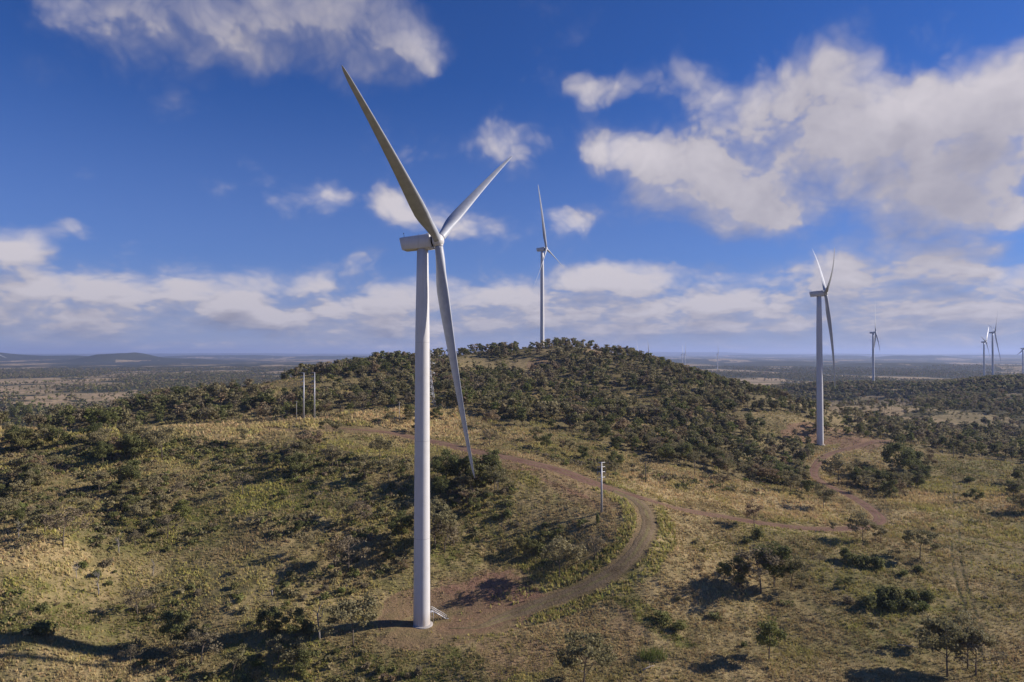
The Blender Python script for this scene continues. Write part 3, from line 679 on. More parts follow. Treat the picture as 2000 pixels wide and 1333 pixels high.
        for j in range(13):
            p_ = e0 + (end - e0) * (j + .5) / 13; m_.box(p_ + [0, 0, 2.9 - 3.0 * (j + .5) / 13], (.28, 1.1, .04), (dirs, nd, [0, 0, 1]))
        m_.build('steps', MAT['steel'], st)
        m_ = MB(); m_.box(end + dirs * .5 + [0, 0, .02], (1.4, 1.7, .16), (dirs, nd, [0, 0, 1])); m_.build('bottom_slab', MAT['concrete'], st)
        for s_ in (-.6, .6):
            m_ = MB()
            for hh in (.55, 1.1):
                m_.tube([d_ * 2.3 + nd * s_ + [0, 0, 3.0 + hh], e0 + nd * s_ + [0, 0, 3.0 + hh], end + nd * s_ + [0, 0, hh]], .045, 6)
            for t in np.linspace(0, 1, 5):
                p_ = e0 + (end - e0) * t + nd * s_; m_.tube([p_ + [0, 0, 3 - 3 * t], p_ + [0, 0, 4.1 - 3 * t]], .04, 6)
            m_.build('handrail', MAT['steel'], st)
        m_ = MB(); m_.box(d_ * 2.33 + [0, 0, 4.15], (.12, .95, 2.2), (d_, n_2, [0, 0, 1])); m_.build('door', MAT['paint'], root)
    return root
TQ = [
 ((-25.6, 195.0, 0.7), [-0.258, 67.523, 4.773, 108.441, 2.699, 0.078, 0.113, 1.27, 0.711, -0.084, 0.043, -2.136, 0.451, 0.006, 0.121, -2.521, -0.2], 'huge white wind turbine standing closest of all on the reddish gravel pad', 68, 1),
 ((33.8, 764.0, 83.9), [-0.412, 71.167, 4.999, 110.005, 1.796, -0.019, 0.065, 2.732, -0.02, 0.005, 0.066, 3.193, -1.11, 0.014, 0.062, 3.515, -1.562], 'white wind turbine on the very crest of the wooded hill', 30, 0),
 ((224.7, 499.0, 10.4), [-0.304, 70.283, 4.306, 110.607, 0.648, -0.01, 0.094, 5.422, -0.91, 0.055, 0.083, 6.632, -0.345, -0.045, 0.087, 5.552, -0.392], 'wind turbine with curving blades beside the red gravel bend on the right', 30, 0),
 ((745.9, 1410.0, 12.1), [-0.37, 70.559, 4.918, 107.718, 1.398, -0.032, 0.092, -0.933, -0.376, 0.231, 0.013, 3.733, 2.528, -0.199, -0.007, 8.6, -2.412], 'distant turbine rising from the dark wooded rise in the right valley', 20, 0),
 ((1119.4, 1590.0, 15.7), [-0.443, 73.599, 4.948, 109.739, 2.305, -0.151, 0.101, 2.131, -2.051, 0.056, 0.017, -0.701, 0.36, 0.095, 0.069, 6.201, 0.261], 'taller turbine of the close pair on the far right hilltop', 20, 0),
 ((1313.4, 1900.0, -0.7), [-0.782, 63.006, 5.162, 108.994, 2.979, -0.071, 0.058, 4.494, -0.556, 0.191, 0.042, 3.801, 2.313, -0.12, 0.095, 3.462, -1.243], 'smaller turbine of the close pair, its foot hidden by the right hill', 20, 0),
 ((1683.5, 2250.0, -15.1), [-0.272, 64.0, 5.198, 107.413, 1.737, 0.1, 0.034, 4.695, 1.0, -0.1, 0.05, 2.786, -1.0, 0.0, 0.04, 4.0, 0.0], 'turbine tower cut off by the right edge of the view', 20, 0),
 ((547.0, 2750.0, -30), [-0.15, 68, 4.7, 110, 2.12, 0, 0.03, 7, 0, 0, .03, 5, 0, 0, .03, 4, 0], 'far turbine over the hill shoulder with one blade leaning left', 40, 0),
 ((696.0, 3500.0, -30), [-0.3, 68, 4.7, 108, .50, 0, 0.03, 4, 0, 0, .03, 4, 0, 0, .03, 4, 0], 'darker far turbine half hidden just left of the leaning blade one', 20, 0),
 ((622.0, 3400.0, -30), [-0.3, 68, 4.7, 108, 1.50, 0, 0.03, 3, 0, 0, .03, 4, 0, 0, .03, 4, 0], 'far turbine of which only an upright blade shows above the wooded hill', 20, 0),
 ((948.6, 3750.0, -37.6), [-0.421, 73.57, 5.048, 109.765, 1.607, -0.029, 0.089, -0.665, -0.356, 0.0, 0.04, 4.0, 0.0, 0.029, 0.041, 3.864, 0.327], 'far turbine right of its twin, upright blade against the pale horizon', 20, 0),
 ((1021.0, 4100.0, -38), [-0.4, 66, 4.9, 108, 1.25, 0, .05, 3, 0, 0, .04, 4, 0, 0, .04, 4, 0], 'far turbine left of its twin beyond the right end of the wooded hill', 20, 0),
 ((1173.6, 3900.0, -36.4), [-0.651, 67.72, 4.866, 107.94, 1.496, -0.025, 0.051, 2.839, -0.299, 0.073, 0.037, 4.333, 0.885, -0.048, 0.017, 6.334, -0.576], 'lone far turbine on the plain with blades spread like an upturned letter Y', 20, 0),
 ((-2290.0, 3000.0, -26), [-1.2, 68, 5, 112, -.48, 0, .02, 3, 0, 0, .02, 3, 0, 0, .02, 3, 0], 'turbine beyond the left edge of which a single blade tip shows', 20, 0),
]
for t in TQ: turbine(*t)

# ------------------------------------------------------------------ poles, lattice tower, shed, cow, stones
def at(px, py, lo=150, hi=3000): return hit(px, py, lo, hi)
PG = 'steel power poles'
def steel_pole(p, h, label, both, rz=0.0):
    root = empty('power_pole', p, rz); tag(root, label, 'power pole', PG)
    m_ = MB(); m_.tube([(0, 0, -.6), (0, 0, h)], [.48, .22], 16); m_.build('pole_shaft', MAT['steel'], root, True)
    for z_ in (h - .25, h * .905, h * .805, h * .70):
        m_ = MB(); x0 = -1.35 if z_ > h - 1 and both else -1.65
        m_.tube([(x0, 0, z_ + .12), (0, 0, z_), ((1.35 if both else .1), 0, z_ + .12)], [.08, .14, .08] if both else [.13, .22, .13], 8)
        arm = m_.build('crossarm', MAT['steel'], root, True)
        if z_ < h - 1:
            for x_ in ((x0 + .05, 1.3) if both else (x0 + .05,)):
                i_ = MB(); i_.tube([(x_, 0, z_), (x_, 0, z_ - .2), (x_, 0, z_ - 1.15)], [.04, .09, .08] if both else [.07, .17, .14], 8); i_.build('insulator', MAT['concrete'], arm, True)
    return root
steel_pole(at(1175, 1003), 18.3, 'tall pale steel pole with paired arms standing left of the junction', True, .25)
steel_pole(at(593, 820.5, 300), 25.0, 'left one of two matching steel poles on the grassy ridge', False)
steel_pole(at(614, 818.5, 300), 25.0, 'right one of two matching steel poles on the grassy ridge', False)
def timber_pole(p, h, label, r=.16, mat='timber'):
    root = empty('timber_pole', p); tag(root, label, 'power pole', 'small poles')
    m_ = MB(); m_.tube([(0, 0, -.4), (0, 0, h)], [r * 1.25, r * .85], 8); m_.build('pole_shaft', MAT[mat], root, True)
    m_ = MB(); m_.beam((-.8, 0, h - .35), (.8, 0, h - .35), .11); c_ = m_.build('crossarm', MAT[mat], root)
    i_ = MB()
    for x_ in (-.7, 0, .7): i_.tube([(x_, 0, h - .3), (x_, 0, h - .08)], .05, 6)
    i_.build('insulator_row', MAT['concrete'], c_)
timber_pole(at(579, 822, 300), 10.2, 'short thin pale pole left of the two steel poles', .13, 'concrete')
timber_pole(at(780, 823, 300), 10.6, 'short thin pale pole just left of the nearest turbine tower', .13, 'concrete')
timber_pole(at(1261, 943), 8.6, 'brown timber pole on dry grass below the wooded slope', .17)
timber_pole(at(1357, 930), 7.4, 'brown timber pole at the edge of the woodland right of the other', .17)
timber_pole(at(1862, 895), 7.6, 'brown timber pole on the skyline of the right meadow', .22)
timber_pole(at(1160, 745, 500), 9.5, 'pale slim pole among the trees of the wooded hill', .15, 'concrete')

# lattice transmission tower half behind the nearest turbine
lp = np.array(at(836, 797, 380)); lt = empty('lattice_tower', lp, .3); tag(lt, 'grey steel lattice pylon half hidden behind the nearest turbine tower', 'pylon')
HT = 42.0
lv = [0, 5.5, 10.5, 15, 19, 22.5, 25.5, 28.5, 31, 33.5, 36, 38.5, HT]
hw = lambda z_: np.interp(z_, [0, 26, 38, HT], [4.4, 1.35, 1.1, .15])
for sx, sy in ((-1, -1), (1, -1), (1, 1), (-1, 1)):
    m_ = MB()
    for i in range(len(lv) - 1): m_.beam((sx * hw(lv[i]), sy * hw(lv[i]), lv[i] - (.5 if i == 0 else 0)), (sx * hw(lv[i + 1]), sy * hw(lv[i + 1]), lv[i + 1]), .30)
    m_.build('corner_post', MAT['lattice'], lt)
m_ = MB()
for i in range(len(lv) - 1):
    a_, b_ = lv[i], lv[i + 1]; cs = [(-1, -1), (1, -1), (1, 1), (-1, 1)]
    for j in range(4):
        p_, q_ = cs[j], cs[(j + 1) % 4]
        m_.beam((p_[0] * hw(a_), p_[1] * hw(a_), a_), (q_[0] * hw(b_), q_[1] * hw(b_), b_), .15)
        m_.beam((q_[0] * hw(a_), q_[1] * hw(a_), a_), (p_[0] * hw(b_), p_[1] * hw(b_), b_), .15)
        m_.beam((p_[0] * hw(b_), p_[1] * hw(b_), b_), (q_[0] * hw(b_), q_[1] * hw(b_), b_), .13)
m_.build('bracing', MAT['lattice'], lt)
for z_, L_ in ((23, 4.6), (29.5, 4.6), (36, 3.6)):
    m_ = MB()
    for s_ in (-1, 1):
        for y_ in (-1, 1):
            m_.beam((s_ * hw(z_), y_ * hw(z_), z_), (s_ * L_, 0, z_ + .4), .17); m_.beam((s_ * hw(z_), y_ * hw(z_), z_ + 1.6), (s_ * L_, 0, z_ + .4), .17)
    c_ = m_.build('crossarm', MAT['lattice'], lt)
    for s_ in (-1, 1):
        i_ = MB(); i_.tube([(s_ * L_, 0, z_ + .4), (s_ * L_, 0, z_ - .2), (s_ * L_, 0, z_ - 2.2)], [.04, .12, .12], 8); i_.build('insulator', MAT['concrete'], c_, True)

# shed in the far paddock, with a lean-to
sp = at(9, 813, 420); sh = empty('farm_shed', sp, .5); tag(sh, 'small white walled farm shed with dark roof in the far left paddock', 'shed')
m_ = MB(); m_.box((0, 0, 1.4), (7.5, 5, 3.0)); m_.add([(-3.75, -2.5, 2.9), (-3.75, 2.5, 2.9), (-3.75, 0, 4.1), (3.75, -2.5, 2.9), (3.75, 2.5, 2.9), (3.75, 0, 4.1)], (), [(0, 2, 1), (3, 4, 5)]); wl = m_.build('wall', MAT['wall'], sh)
m_ = MB(); m_.add([(-4.0, -2.9, 2.75), (4.0, -2.9, 2.75), (4.0, 0, 4.25), (-4.0, 0, 4.25), (-4.0, 2.9, 2.75), (4.0, 2.9, 2.75)], [(0, 1, 2, 3), (3, 2, 5, 4)]); m_.build('roof', MAT['roof'], sh)
m_ = MB(); m_.box((-1.5, -2.53, 1.2), (2.6, .08, 2.4)); m_.build('door', MAT['roof'], sh); m_ = MB(); m_.box((-5.4, 0, 1.0), (3.2, 4, 2.0)); m_.build('lean_to', MAT['roof'], sh)

# black cow grazing on the skyline of the right meadow
cp_ = at(1878, 897)
def skin_body(name, verts, edges, mat, parent, sub=1):
    me = bpy.data.meshes.new(name); me.from_pydata([v_[:3] for v_ in verts], edges, []); o = obj(name, me, parent)
    o.modifiers.new('skin', 'SKIN'); me.skin_vertices[0].data[0].use_root = True
    for i, v_ in enumerate(verts): me.skin_vertices[0].data[i].radius = (v_[3], v_[3] * (v_[4] if len(v_) > 4 else 1))
    s_ = o.modifiers.new('smooth', 'SUBSURF'); s_.levels = sub; s_.render_levels = sub; me.materials.append(mat); return o
cv_ = [(0,0,1.02,.36,1.15),(.6,0,1.05,.36,1.15),(-.6,0,1.08,.33,1.1),(1.0,0,1.0,.24),(1.35,0,.72,.16),(1.6,0,.42,.13),(1.78,0,.22,.09),
 (.72,.22,.75,.15),(.74,.22,.42,.08),(.72,.22,.04,.07),(.72,-.22,.75,.15),(.66,-.22,.42,.08),(.64,-.22,.04,.07),
 (-.72,.22,.80,.18),(-.68,.22,.52,.10),(-.82,.22,.40,.07),(-.78,.22,.04,.07),(-.72,-.22,.80,.18),(-.62,-.22,.52,.10),(-.76,-.22,.40,.07),(-.70,-.22,.04,.07),
 (-.92,0,1.15,.10),(-1.02,0,.85,.03),(-1.03,0,.45,.04),(1.42,.2,.62,.04),(1.42,-.2,.62,.04)]
ce_ = [(0,1),(0,2),(1,3),(3,4),(4,5),(5,6),(1,7),(7,8),(8,9),(1,10),(10,11),(11,12),(2,13),(13,14),(14,15),(15,16),(2,17),(17,18),(18,19),(19,20),(2,21),(21,22),(22,23),(4,24),(4,25)]
cow = skin_body('cow', cv_, ce_, MAT['hide'], None); cow.location = cp_; cow.rotation_euler = (0, 0, 2.9); cow.scale = (1.35,) * 3
tag(cow, 'black cow grazing with lowered head on the right meadow skyline', 'cow')

# stones along the edge of the far gravel bend
def stone(seed):
    rng = np.random.default_rng(seed); me = bpy.data.meshes.new('boulder'); import bmesh
    bm = bmesh.new(); bmesh.ops.create_icosphere(bm, subdivisions=2, radius=1)
    for v_ in bm.verts:
        c = np.array(v_.co); f_ = .75 + .5 * float(fbm(np.array([c[0] * 2 + seed * 7.1]), np.array([c[1] * 2 + c[2] * 3.3]), 1.3, 2, seed)[0]); v_.co = v_.co * f_; v_.co.z *= .65
    bm.to_mesh(me); bm.free(); me.materials.append(MAT['rock']); return me
stones = [stone(i) for i in range(4)]; rs = np.random.default_rng(9)
for i in range(16):
    if i < 9: px_, py_ = 1728 + 3.6 * i + rs.normal() * .6, 848 + 1.7 * i + rs.normal() * .6
    else: px_, py_ = 1608 + 5.2 * (i - 9) + rs.normal(), 884 - 1.3 * (i - 9) + rs.normal()
    p_ = at(px_, py_); o = obj('boulder', stones[i % 4]); s_ = rs.uniform(.45, .95); o.scale = (s_ * 1.3, s_, s_); o.location = p_; o.rotation_euler = (0, 0, rs.uniform(0, 6))
    tag(o, 'pale boulder in the row edging the far red gravel bend' if i < 9 else 'pale boulder on the bank below the turbine with curving blades', 'boulder', 'boulders edging the bend' if i < 9 else 'boulders on the bank')


# ------------------------------------------------------------------ trees and shrubs
def leaf_cluster(rng, c, r, n, size, flat=.62):
    """n leaf clumps (bent quads) through an ellipsoid, more of them near its surface"""
    d = rng.normal(size=(n, 3)); d /= np.linalg.norm(d, axis=1)[:, None]
    rad = rng.uniform(.25, 1, n) ** .55
    p = c + d * rad[:, None] * r * np.array([1, 1, flat])
    a = rng.normal(size=(n, 3)); a /= np.linalg.norm(a, axis=1)[:, None]
    nrm = d * .8 + rng.normal(size=(n, 3)) * .7 + [0, 0, .25]; nrm /= np.linalg.norm(nrm, axis=1)[:, None]
    a -= nrm * (a * nrm).sum(1)[:, None]; a /= np.linalg.norm(a, axis=1)[:, None] + 1e-9; b = np.cross(nrm, a)
    s = size * rng.uniform(.55, 1.3, n)[:, None]
    V = np.stack([p - a * s * .5 - b * s * .22, p + a * s * .15 - b * s * .42, p + a * s * .62 + b * s * .05, p - a * s * .05 + b * s * .45], 1)
    return V.reshape(-1, 3)
def grow(seed, H=10.0, spread=3.6, fork=.38, limbs=4, sub=4, clump=1.35, leaves=60, size=.42, lean=.05, flat=.72, skirt=6):
    """tapered trunk with limbs; returns trunk builder and crown vertices"""
    rng = np.random.default_rng(seed); mb = MB(); lean_v = rng.normal(size=2) * lean * H; tips = []
    k = 5; zt = np.linspace(-.04, 1, k + 1)
    top = H * rng.uniform(.72, .82); tr = [np.array([lean_v[0] * t * t + rng.normal() * .08 * t, lean_v[1] * t * t + rng.normal() * .08 * t, top * t]) for t in zt]
    r0 = H * .0135; mb.tube(tr, np.linspace(r0 * 1.2, r0 * .35, k + 1), 7)
    tips.append((tr[-1] + [0, 0, .1 * H], 1.0))
    ang0 = rng.uniform(0, 6.28)
    for i in range(limbs):
        t = fork + (.92 - fork) * (i + rng.uniform(0, .6)) / limbs; s0 = np.array([np.interp(t, zt, [p_[j] for p_ in tr]) for j in range(3)])
        an = ang0 + i * 2.4 + rng.normal() * .3; L_ = spread * rng.uniform(.65, 1.1) * (1.15 - .45 * t)
        e = s0 + np.array([math.cos(an) * L_, math.sin(an) * L_, L_ * rng.uniform(.30, .85)])
        e[2] = min(e[2], H * .93); mid = (s0 + e) / 2 + np.array([0, 0, -.08 * L_]) + rng.normal(size=3) * .12
        mb.tube([s0, mid, e], [r0 * .55, r0 * .4, r0 * .2], 5); tips.append((e, 1.0))
        for j in range(sub):
            s1 = mid + (e - mid) * rng.uniform(0, .9); a2 = an + rng.normal() * 1.1; l2 = L_ * rng.uniform(.3, .6)
            e2 = s1 + np.array([math.cos(a2) * l2, math.sin(a2) * l2, l2 * rng.uniform(.1, .9)]); e2[2] = min(e2[2], H * .95)
            mb.tube([s1, e2], [r0 * .22, r0 * .08], 4, False); tips.append((e2, rng.uniform(.6, 1.0)))
    for j in range(skirt):
        an = rng.uniform(0, 6.28); l_ = spread * rng.uniform(.2, .75); c_ = np.array([math.cos(an) * l_, math.sin(an) * l_, H * rng.uniform(fork + .08, .8)]); z0 = min(c_[2] - .15 * H, H * .6)
        s1 = np.array([np.interp(max(z0, .5) / top, zt, [p_[j2] for p_ in tr]) for j2 in range(3)]); mb.tube([s1, c_], [r0 * .3, r0 * .1], 4, False); tips.append((c_, .8))
    L = []
    for c, w_ in tips:
        if rng.random() < .06: continue
        L.append(leaf_cluster(rng, c + [0, 0, clump * .2], clump * w_, int(leaves * w_), size, flat))
    return mb, np.concatenate(L) if L else np.zeros((0, 3))
def quads(V): return np.arange(len(V)).reshape(-1, 4)
def crown_mesh(name, V, mat): return mesh_np(name, V, quads(V), mat)
TREES = []   # (trunk mesh, crown mesh, natural height)
SPEC = [dict(seed=1, fork=.3, leaves=70), dict(seed=2, limbs=5, spread=4.2, fork=.3, clump=1.5, leaves=85, skirt=8), dict(seed=3, limbs=4, spread=2.8, fork=.3, clump=1.25, lean=.1, leaves=62), dict(seed=4, limbs=6, spread=4.3, fork=.2, clump=1.65, leaves=110, skirt=12),
        dict(seed=5, limbs=6, sub=5, spread=4.8, fork=.34, clump=1.35, leaves=75, flat=.6, skirt=5), dict(seed=6, limbs=5, spread=2.9, fork=.18, clump=1.4, leaves=80, skirt=9), dict(seed=7, limbs=5, spread=3.3, fork=.12, clump=1.55, leaves=105, skirt=12), dict(seed=8, limbs=5, spread=3.7, fork=.25, clump=1.25, leaves=36, size=.38, skirt=8)]
LEAFM = ['leaf', 'leaf', 'leaf', 'leaf_dark', 'leaf', 'leaf_bright', 'leaf_dark', 'leaf_grey']
for sp_, lm in zip(SPEC, LEAFM):
    tb, cr = grow(**sp_); TREES.append((tb.mesh('trunk', MAT['bark'], True), crown_mesh('crown', cr, MAT[lm]), 10.0))
def dead_tree(seed, H=10, first=False):
    rng = np.random.default_rng(seed); mb = MB()
    if first:   # the bare tree left of the nearest turbine: leaning trunk, crooked top, one forked arm to the right
        mb.tube([(0, 0, -.4), (-.1, 0, 2.0), (-.35, 0, 4.2), (-.55, 0, 6.3), (-.5, 0, 7.6)], [.34, .28, .24, .21, .18], 8)
        mb.tube([(-.5, 0, 7.6), (-.1, 0, 8.8), (.15, 0, 9.6), (.9, 0, 10.6), (1.4, 0, 10.9)], [.18, .14, .11, .08, .03], 6)
        mb.tube([(-.45, 0, 5.4), (.35, .1, 6.2), (.75, .1, 6.9), (.8, .1, 8.0), (1.3, .1, 8.9)], [.15, .12, .10, .08, .04], 6); mb.tube([(.8, .1, 8.0), (1.5, .2, 8.5), (1.75, .2, 8.9)], [.07, .05, .03], 5)
        mb.tube([(-.55, 0, 6.8), (-1.0, .1, 7.8), (-1.2, .1, 8.2)], [.10, .06, .03], 5); mb.tube([(-1.0, .1, 7.8), (-2.0, .1, 8.3)], [.06, .03], 5)
        return mb
    k = 5; tr = [np.array([rng.normal() * .12 * i, rng.normal() * .12 * i, H * .8 * i / k - (.3 if i == 0 else 0)]) for i in range(k + 1)]
    mb.tube(tr, np.linspace(.24, .07, k + 1), 7)
    for i in range(9):
        t = rng.uniform(.35, 1); s0 = np.array([np.interp(t * k, range(k + 1), [p_[j] for p_ in tr]) for j in range(3)]); an = rng.uniform(0, 6.28); L_ = rng.uniform(1.2, 3.0)
        e = s0 + [math.cos(an) * L_ * .7, math.sin(an) * L_ * .7, L_ * .8]; mb.tube([s0, (s0 + e) / 2 + rng.normal(size=3) * .15, e], [.09, .06, .025], 5, False)
        for j in range(3):
            e2 = e + rng.normal(size=3) * .6 + [0, 0, .5]; mb.tube([s0 + (e - s0) * rng.uniform(.4, .9), e2], [.04, .015], 4, False)
    return mb
DEAD = [dead_tree(50 + i).mesh('bare_branches', MAT['dead'], True) for i in range(3)]
def bush(seed, R_=1.5, n=5, leaves=90, size=.3, flat=.85):
    rng = np.random.default_rng(seed); L = []; sb = MB()
    for i in range(n):
        an = rng.uniform(0, 6.28); rr = R_ * rng.uniform(0, .75); c = np.array([math.cos(an) * rr, math.sin(an) * rr, R_ * rng.uniform(.35, .7)])
        L.append(leaf_cluster(rng, c, R_ * rng.uniform(.45, .7), leaves, size, flat)); sb.tube([(0, 0, -.2), c], [.06, .03], 4, False)
    return sb, np.concatenate(L)
BUSH = []
for i, lm in enumerate(['leaf_dark', 'leaf', 'leaf_bright', 'leaf_grey', 'leaf_dark', 'leaf']):
    sb, L = bush(70 + i, n=[6, 5, 5, 4, 7, 3][i]); BUSH.append((sb.mesh('stems', MAT['bark']), crown_mesh('foliage', L, MAT[lm])))
rt = np.random.default_rng(4)
def place_tree(p, h, v, label, group, cat='tree', rz=None, wide=1.0, name=None):
    tr, cr, H = TREES[v]; s = h / H
    root = empty(name or 'eucalyptus_tree', p, rt.uniform(0, 6.28) if rz is None else rz); root.scale = (s * wide, s * wide, s)
    tag(root, label, cat, group); obj('trunk', tr, root); obj('crown', cr, root); return root
def place_dead(p, h, v, label, group='bare dead trees', mesh=None):
    o = obj('dead_tree', mesh or DEAD[v]); o.location = p; o.scale = (h / 10,) * 3; o.rotation_euler = (0, 0, 0 if mesh else rt.uniform(0, 6.28)); tag(o, label, 'dead tree', group); return o
def place_bush(p, w_, h, v, label, group='shrubs'):
    sm, fm = BUSH[v]; root = empty('shrub', p, rt.uniform(0, 6.28)); root.scale = (w_ / 3.2, w_ / 3.2, h / 2.0); tag(root, label, 'shrub', group); obj('stems', sm, root); obj('foliage', fm, root); return root
taken = []
def spot(px, py, lo=150): p = hit(px, py, lo); taken.append(p); return p
# trees one can tell apart: x, y of the foot and height on the photograph, kind, label
NAMED = [
 (1502,1289,86,5,'round yellow-green tree alone in the grass at the bottom right of centre'),
 (1850,1322,112,1,'tall dark tree of the bottom right clump, left edge of it'),
 (1890,1306,100,1,'spreading brown-green tree of the bottom right clump, middle'),
 (1906,1320,92,7,'open crowned tree on the right side of the bottom right clump'),
 (1828,1262,64,2,'thin tree just above the left end of the bottom right clump'),
 (1140,1352,112,4,'wide olive tree cut by the bottom edge, right of the gravel pad'),
 (1413,1137,44,5,'small lime-green tree at the left end of the row on the right meadow'),
 (1443,1148,62,6,'second tree of the row on the right meadow, dark green'),
 (1486,1158,98,7,'tallest grey tree in the middle of the row on the right meadow'),
 (1512,1148,84,3,'dark crowned tree near the right end of the row on the right meadow'),
 (1545,1150,72,2,'thin brownish tree ending the row on the right meadow'),
 (1093,1131,80,1,'spreading tree in the hollow between the turbine pad and the pole'),
 (1040,1084,34,6,'dark bushy tree left of the spreading one in the hollow'),
 (1018,1078,32,6,'smaller dark bushy tree at the left end in the hollow'),
 (1162,1090,46,7,'thin sparse grey tree below the pale steel pole'),
 (1473,1031,52,2,'crooked slender tree just below the red gravel road'),
 (1685,1057,54,1,'pair-crowned tree left of the red road bend on the right'),
 (1720,1061,38,0,'small tree just right of the tree at the red road bend'),
 (1797,1092,60,4,'flat topped dark tree alone on the right meadow'),
 (1777,1078,26,2,'small dark sapling left of the flat topped meadow tree'),
 (1628,1039,24,2,'tiny thin tree on the lower verge of the red road'),
 (1658,1147,22,6,'tiny dark green tree alone above the large meadow bush'),
 (1601,1106,27,7,'small grey sapling on the meadow below the red road'),
 (1608,994,46,1,'rounded tree on dry grass between the woodland and the road bend'),
 (1561,983,26,0,'small tree at the foot of the woodland left of the road bend'),
 (1996,998,34,1,'tree touching the right edge above the lower meadow'),
 (1988,947,30,5,'bright yellow-green tree near the right edge'),
 (1637,946,58,1,'large tree inside the loop of the red road near the curving turbine'),
 (1754,931,66,3,'tallest dark tree of the clump right of the far gravel bend'),
 (1781,926,54,6,'dark tree on the right side of the clump by the far gravel bend'),
 (1812,919,48,0,'last tree on the right of the clump by the far gravel bend'),
 (123,1067,82,7,'sparse grey tree with pale leaning trunk on the left slope'),
 (88,1041,54,0,'tree with thin trunks left of the sparse leaning one'),
 (73,1040,48,2,'narrow tree leftmost of the trio above the dry spur'),
 (327,1052,54,7,'nearly bare grey tree above the dark gully'),
 (268,1201,58,7,'thin brown tree standing alone on the lower left slope'),
 (345,1267,78,6,'dark tree with bare white limbs at the lower left'),
 (338,1300,52,0,'tree right beneath the dark one with white limbs'),
 (393,1297,76,7,'grey feathery tree right of the dark one with white limbs'),
 (454,1322,60,2,'thin tree at the bottom edge between the feathery tree and the bare one'),
 (254,1300,42,7,'small wispy tree near the bottom left edge'),
 (690,1262,92,4,'wide flat crowned tree touching the shadow beside the gravel pad'),
 (578,1246,56,6,'dark rounded tree left of the bare dead tree'),
 (670,1016,46,0,'small tree midway up the slope left of the turbine tower'),
 (705,1023,50,7,'thin grey tree right of the small one midway up the slope'),
 (681,1116,76,7,'broad grey tree above the pad, left of the turbine tower'),
 (655,1108,60,0,'tree merging with the broad grey one on its left'),
 (784,1056,54,3,'dark tree close against the left side of the turbine tower'),
 (850,1072,88,4,'open crowned tree close against the right side of the turbine tower'),
 (868,1079,66,7,'thin tree next right of the open crowned one by the tower'),
 (606,891,48,4,'umbrella crowned tree just under the left grassy ridge'),
 (654,858,38,2,'slender tree with pale trunk on the ridge below the steel poles'),
 (638,848,30,4,'low wide dark tree on the ridge below the steel poles'),
 (742,898,46,1,'grey-green tree on the slope just under the ridge path'),
 (711,940,56,0,'open tree below the grey-green one under the ridge path'),
 (649,913,50,7,'sparse tree among the scrub below the umbrella crowned tree'),
 (535,915,32,6,'small dark tree left of the umbrella crowned tree'),
 (801,832,32,2,'small thin tree left of the pylon on the grassy ridge'),
 (852,822,30,6,'small dark tree at the foot of the pylon'),
 (880,821,22,0,'low tree right of the pylon foot'),
 (956,871,36,7,'brownish bare looking shrub tree above the red road'),
 (872,944,62,3,'dark dense tree below the red road, left of the cluster'),
 (903,950,66,6,'darkest tree of the cluster by the lower blade tip'),
 (930,958,60,6,'dark dense tree right under the lower blade tip'),
 (966,962,52,1,'tree with pale branches ending the cluster by the blade tip'),
 (316,898,64,1,'wide brown-green tree with pale trunk on the left slope'),
 (201,906,42,3,'dark rounded tree left of the wide pale trunked one'),
 (262,900,50,3,'deep green tree behind the wide pale trunked one'),
 (475,866,36,2,'small tree with dark crown below the left ridge'),
 (474,966,48,7,'sparse tree on the green slope left of centre'),
 (36,943,62,2,'pale trunked tree near the left edge'),
 (31,871,38,3,'dark tree under the ridge near the left edge'),
 (85,878,46,0,'second dark crowned tree under the left ridge'),
 (114,876,44,6,'third dark tree in the line under the left ridge'),
 (709,811,52,7,'grey feathery tree just behind the crest of the grassy ridge'),
 (1039,680,13,6,'tiny round tree on the skyline left of the hilltop turbine'),
 (40,831,44,3,'big round tree behind the left ridge'), (112,832,40,1,'big tree behind the ridge right of the first round one'),
]
for px_, py_, hp, v, lab in NAMED:
    p = spot(px_, py_, 330 if (py_ < 824 and px_ > 690) else 150) if py_ > 700 else spot(px_, py_, 600)
    h_ = hp * p[1] / FPX; place_tree(p, h_, v, lab, 'standing trees', wide={4: 1.15, 1: 1.05}.get(v, 1.0) * (1.25 if v == 7 else 1))
p = spot(624, 1249); place_dead(p, 9.3 * p[1] / 186, 0, 'bare white dead tree with crooked top and forked arm left of the pad', None, dead_tree(0, first=True).mesh('bare_branches', MAT['dead'], True))
for px_, py_, hp, lab in [(36,1052,40,'short bare grey trunk on the dry spur at the left edge'), (232,1082,42,'thin dead stem beside the dark gully'), (192,1163,50,'thin bare dead tree on the green lower left slope'), (299,1125,34,'small bleached dead tree right of the gully'),
      (149,1131,36,'dead sapling below the dry spur'), (677,1152,14,'low bare fallen branch above the pad'), (1262,938,12,'low dead shrub on the dry slope above the red road'), (972,958,34,'small bare tree with pale branches beside the blade tip')]:
    p = spot(px_, py_); place_dead(p, max(1.6, hp * p[1] / FPX), int(rt.integers(3)), lab)
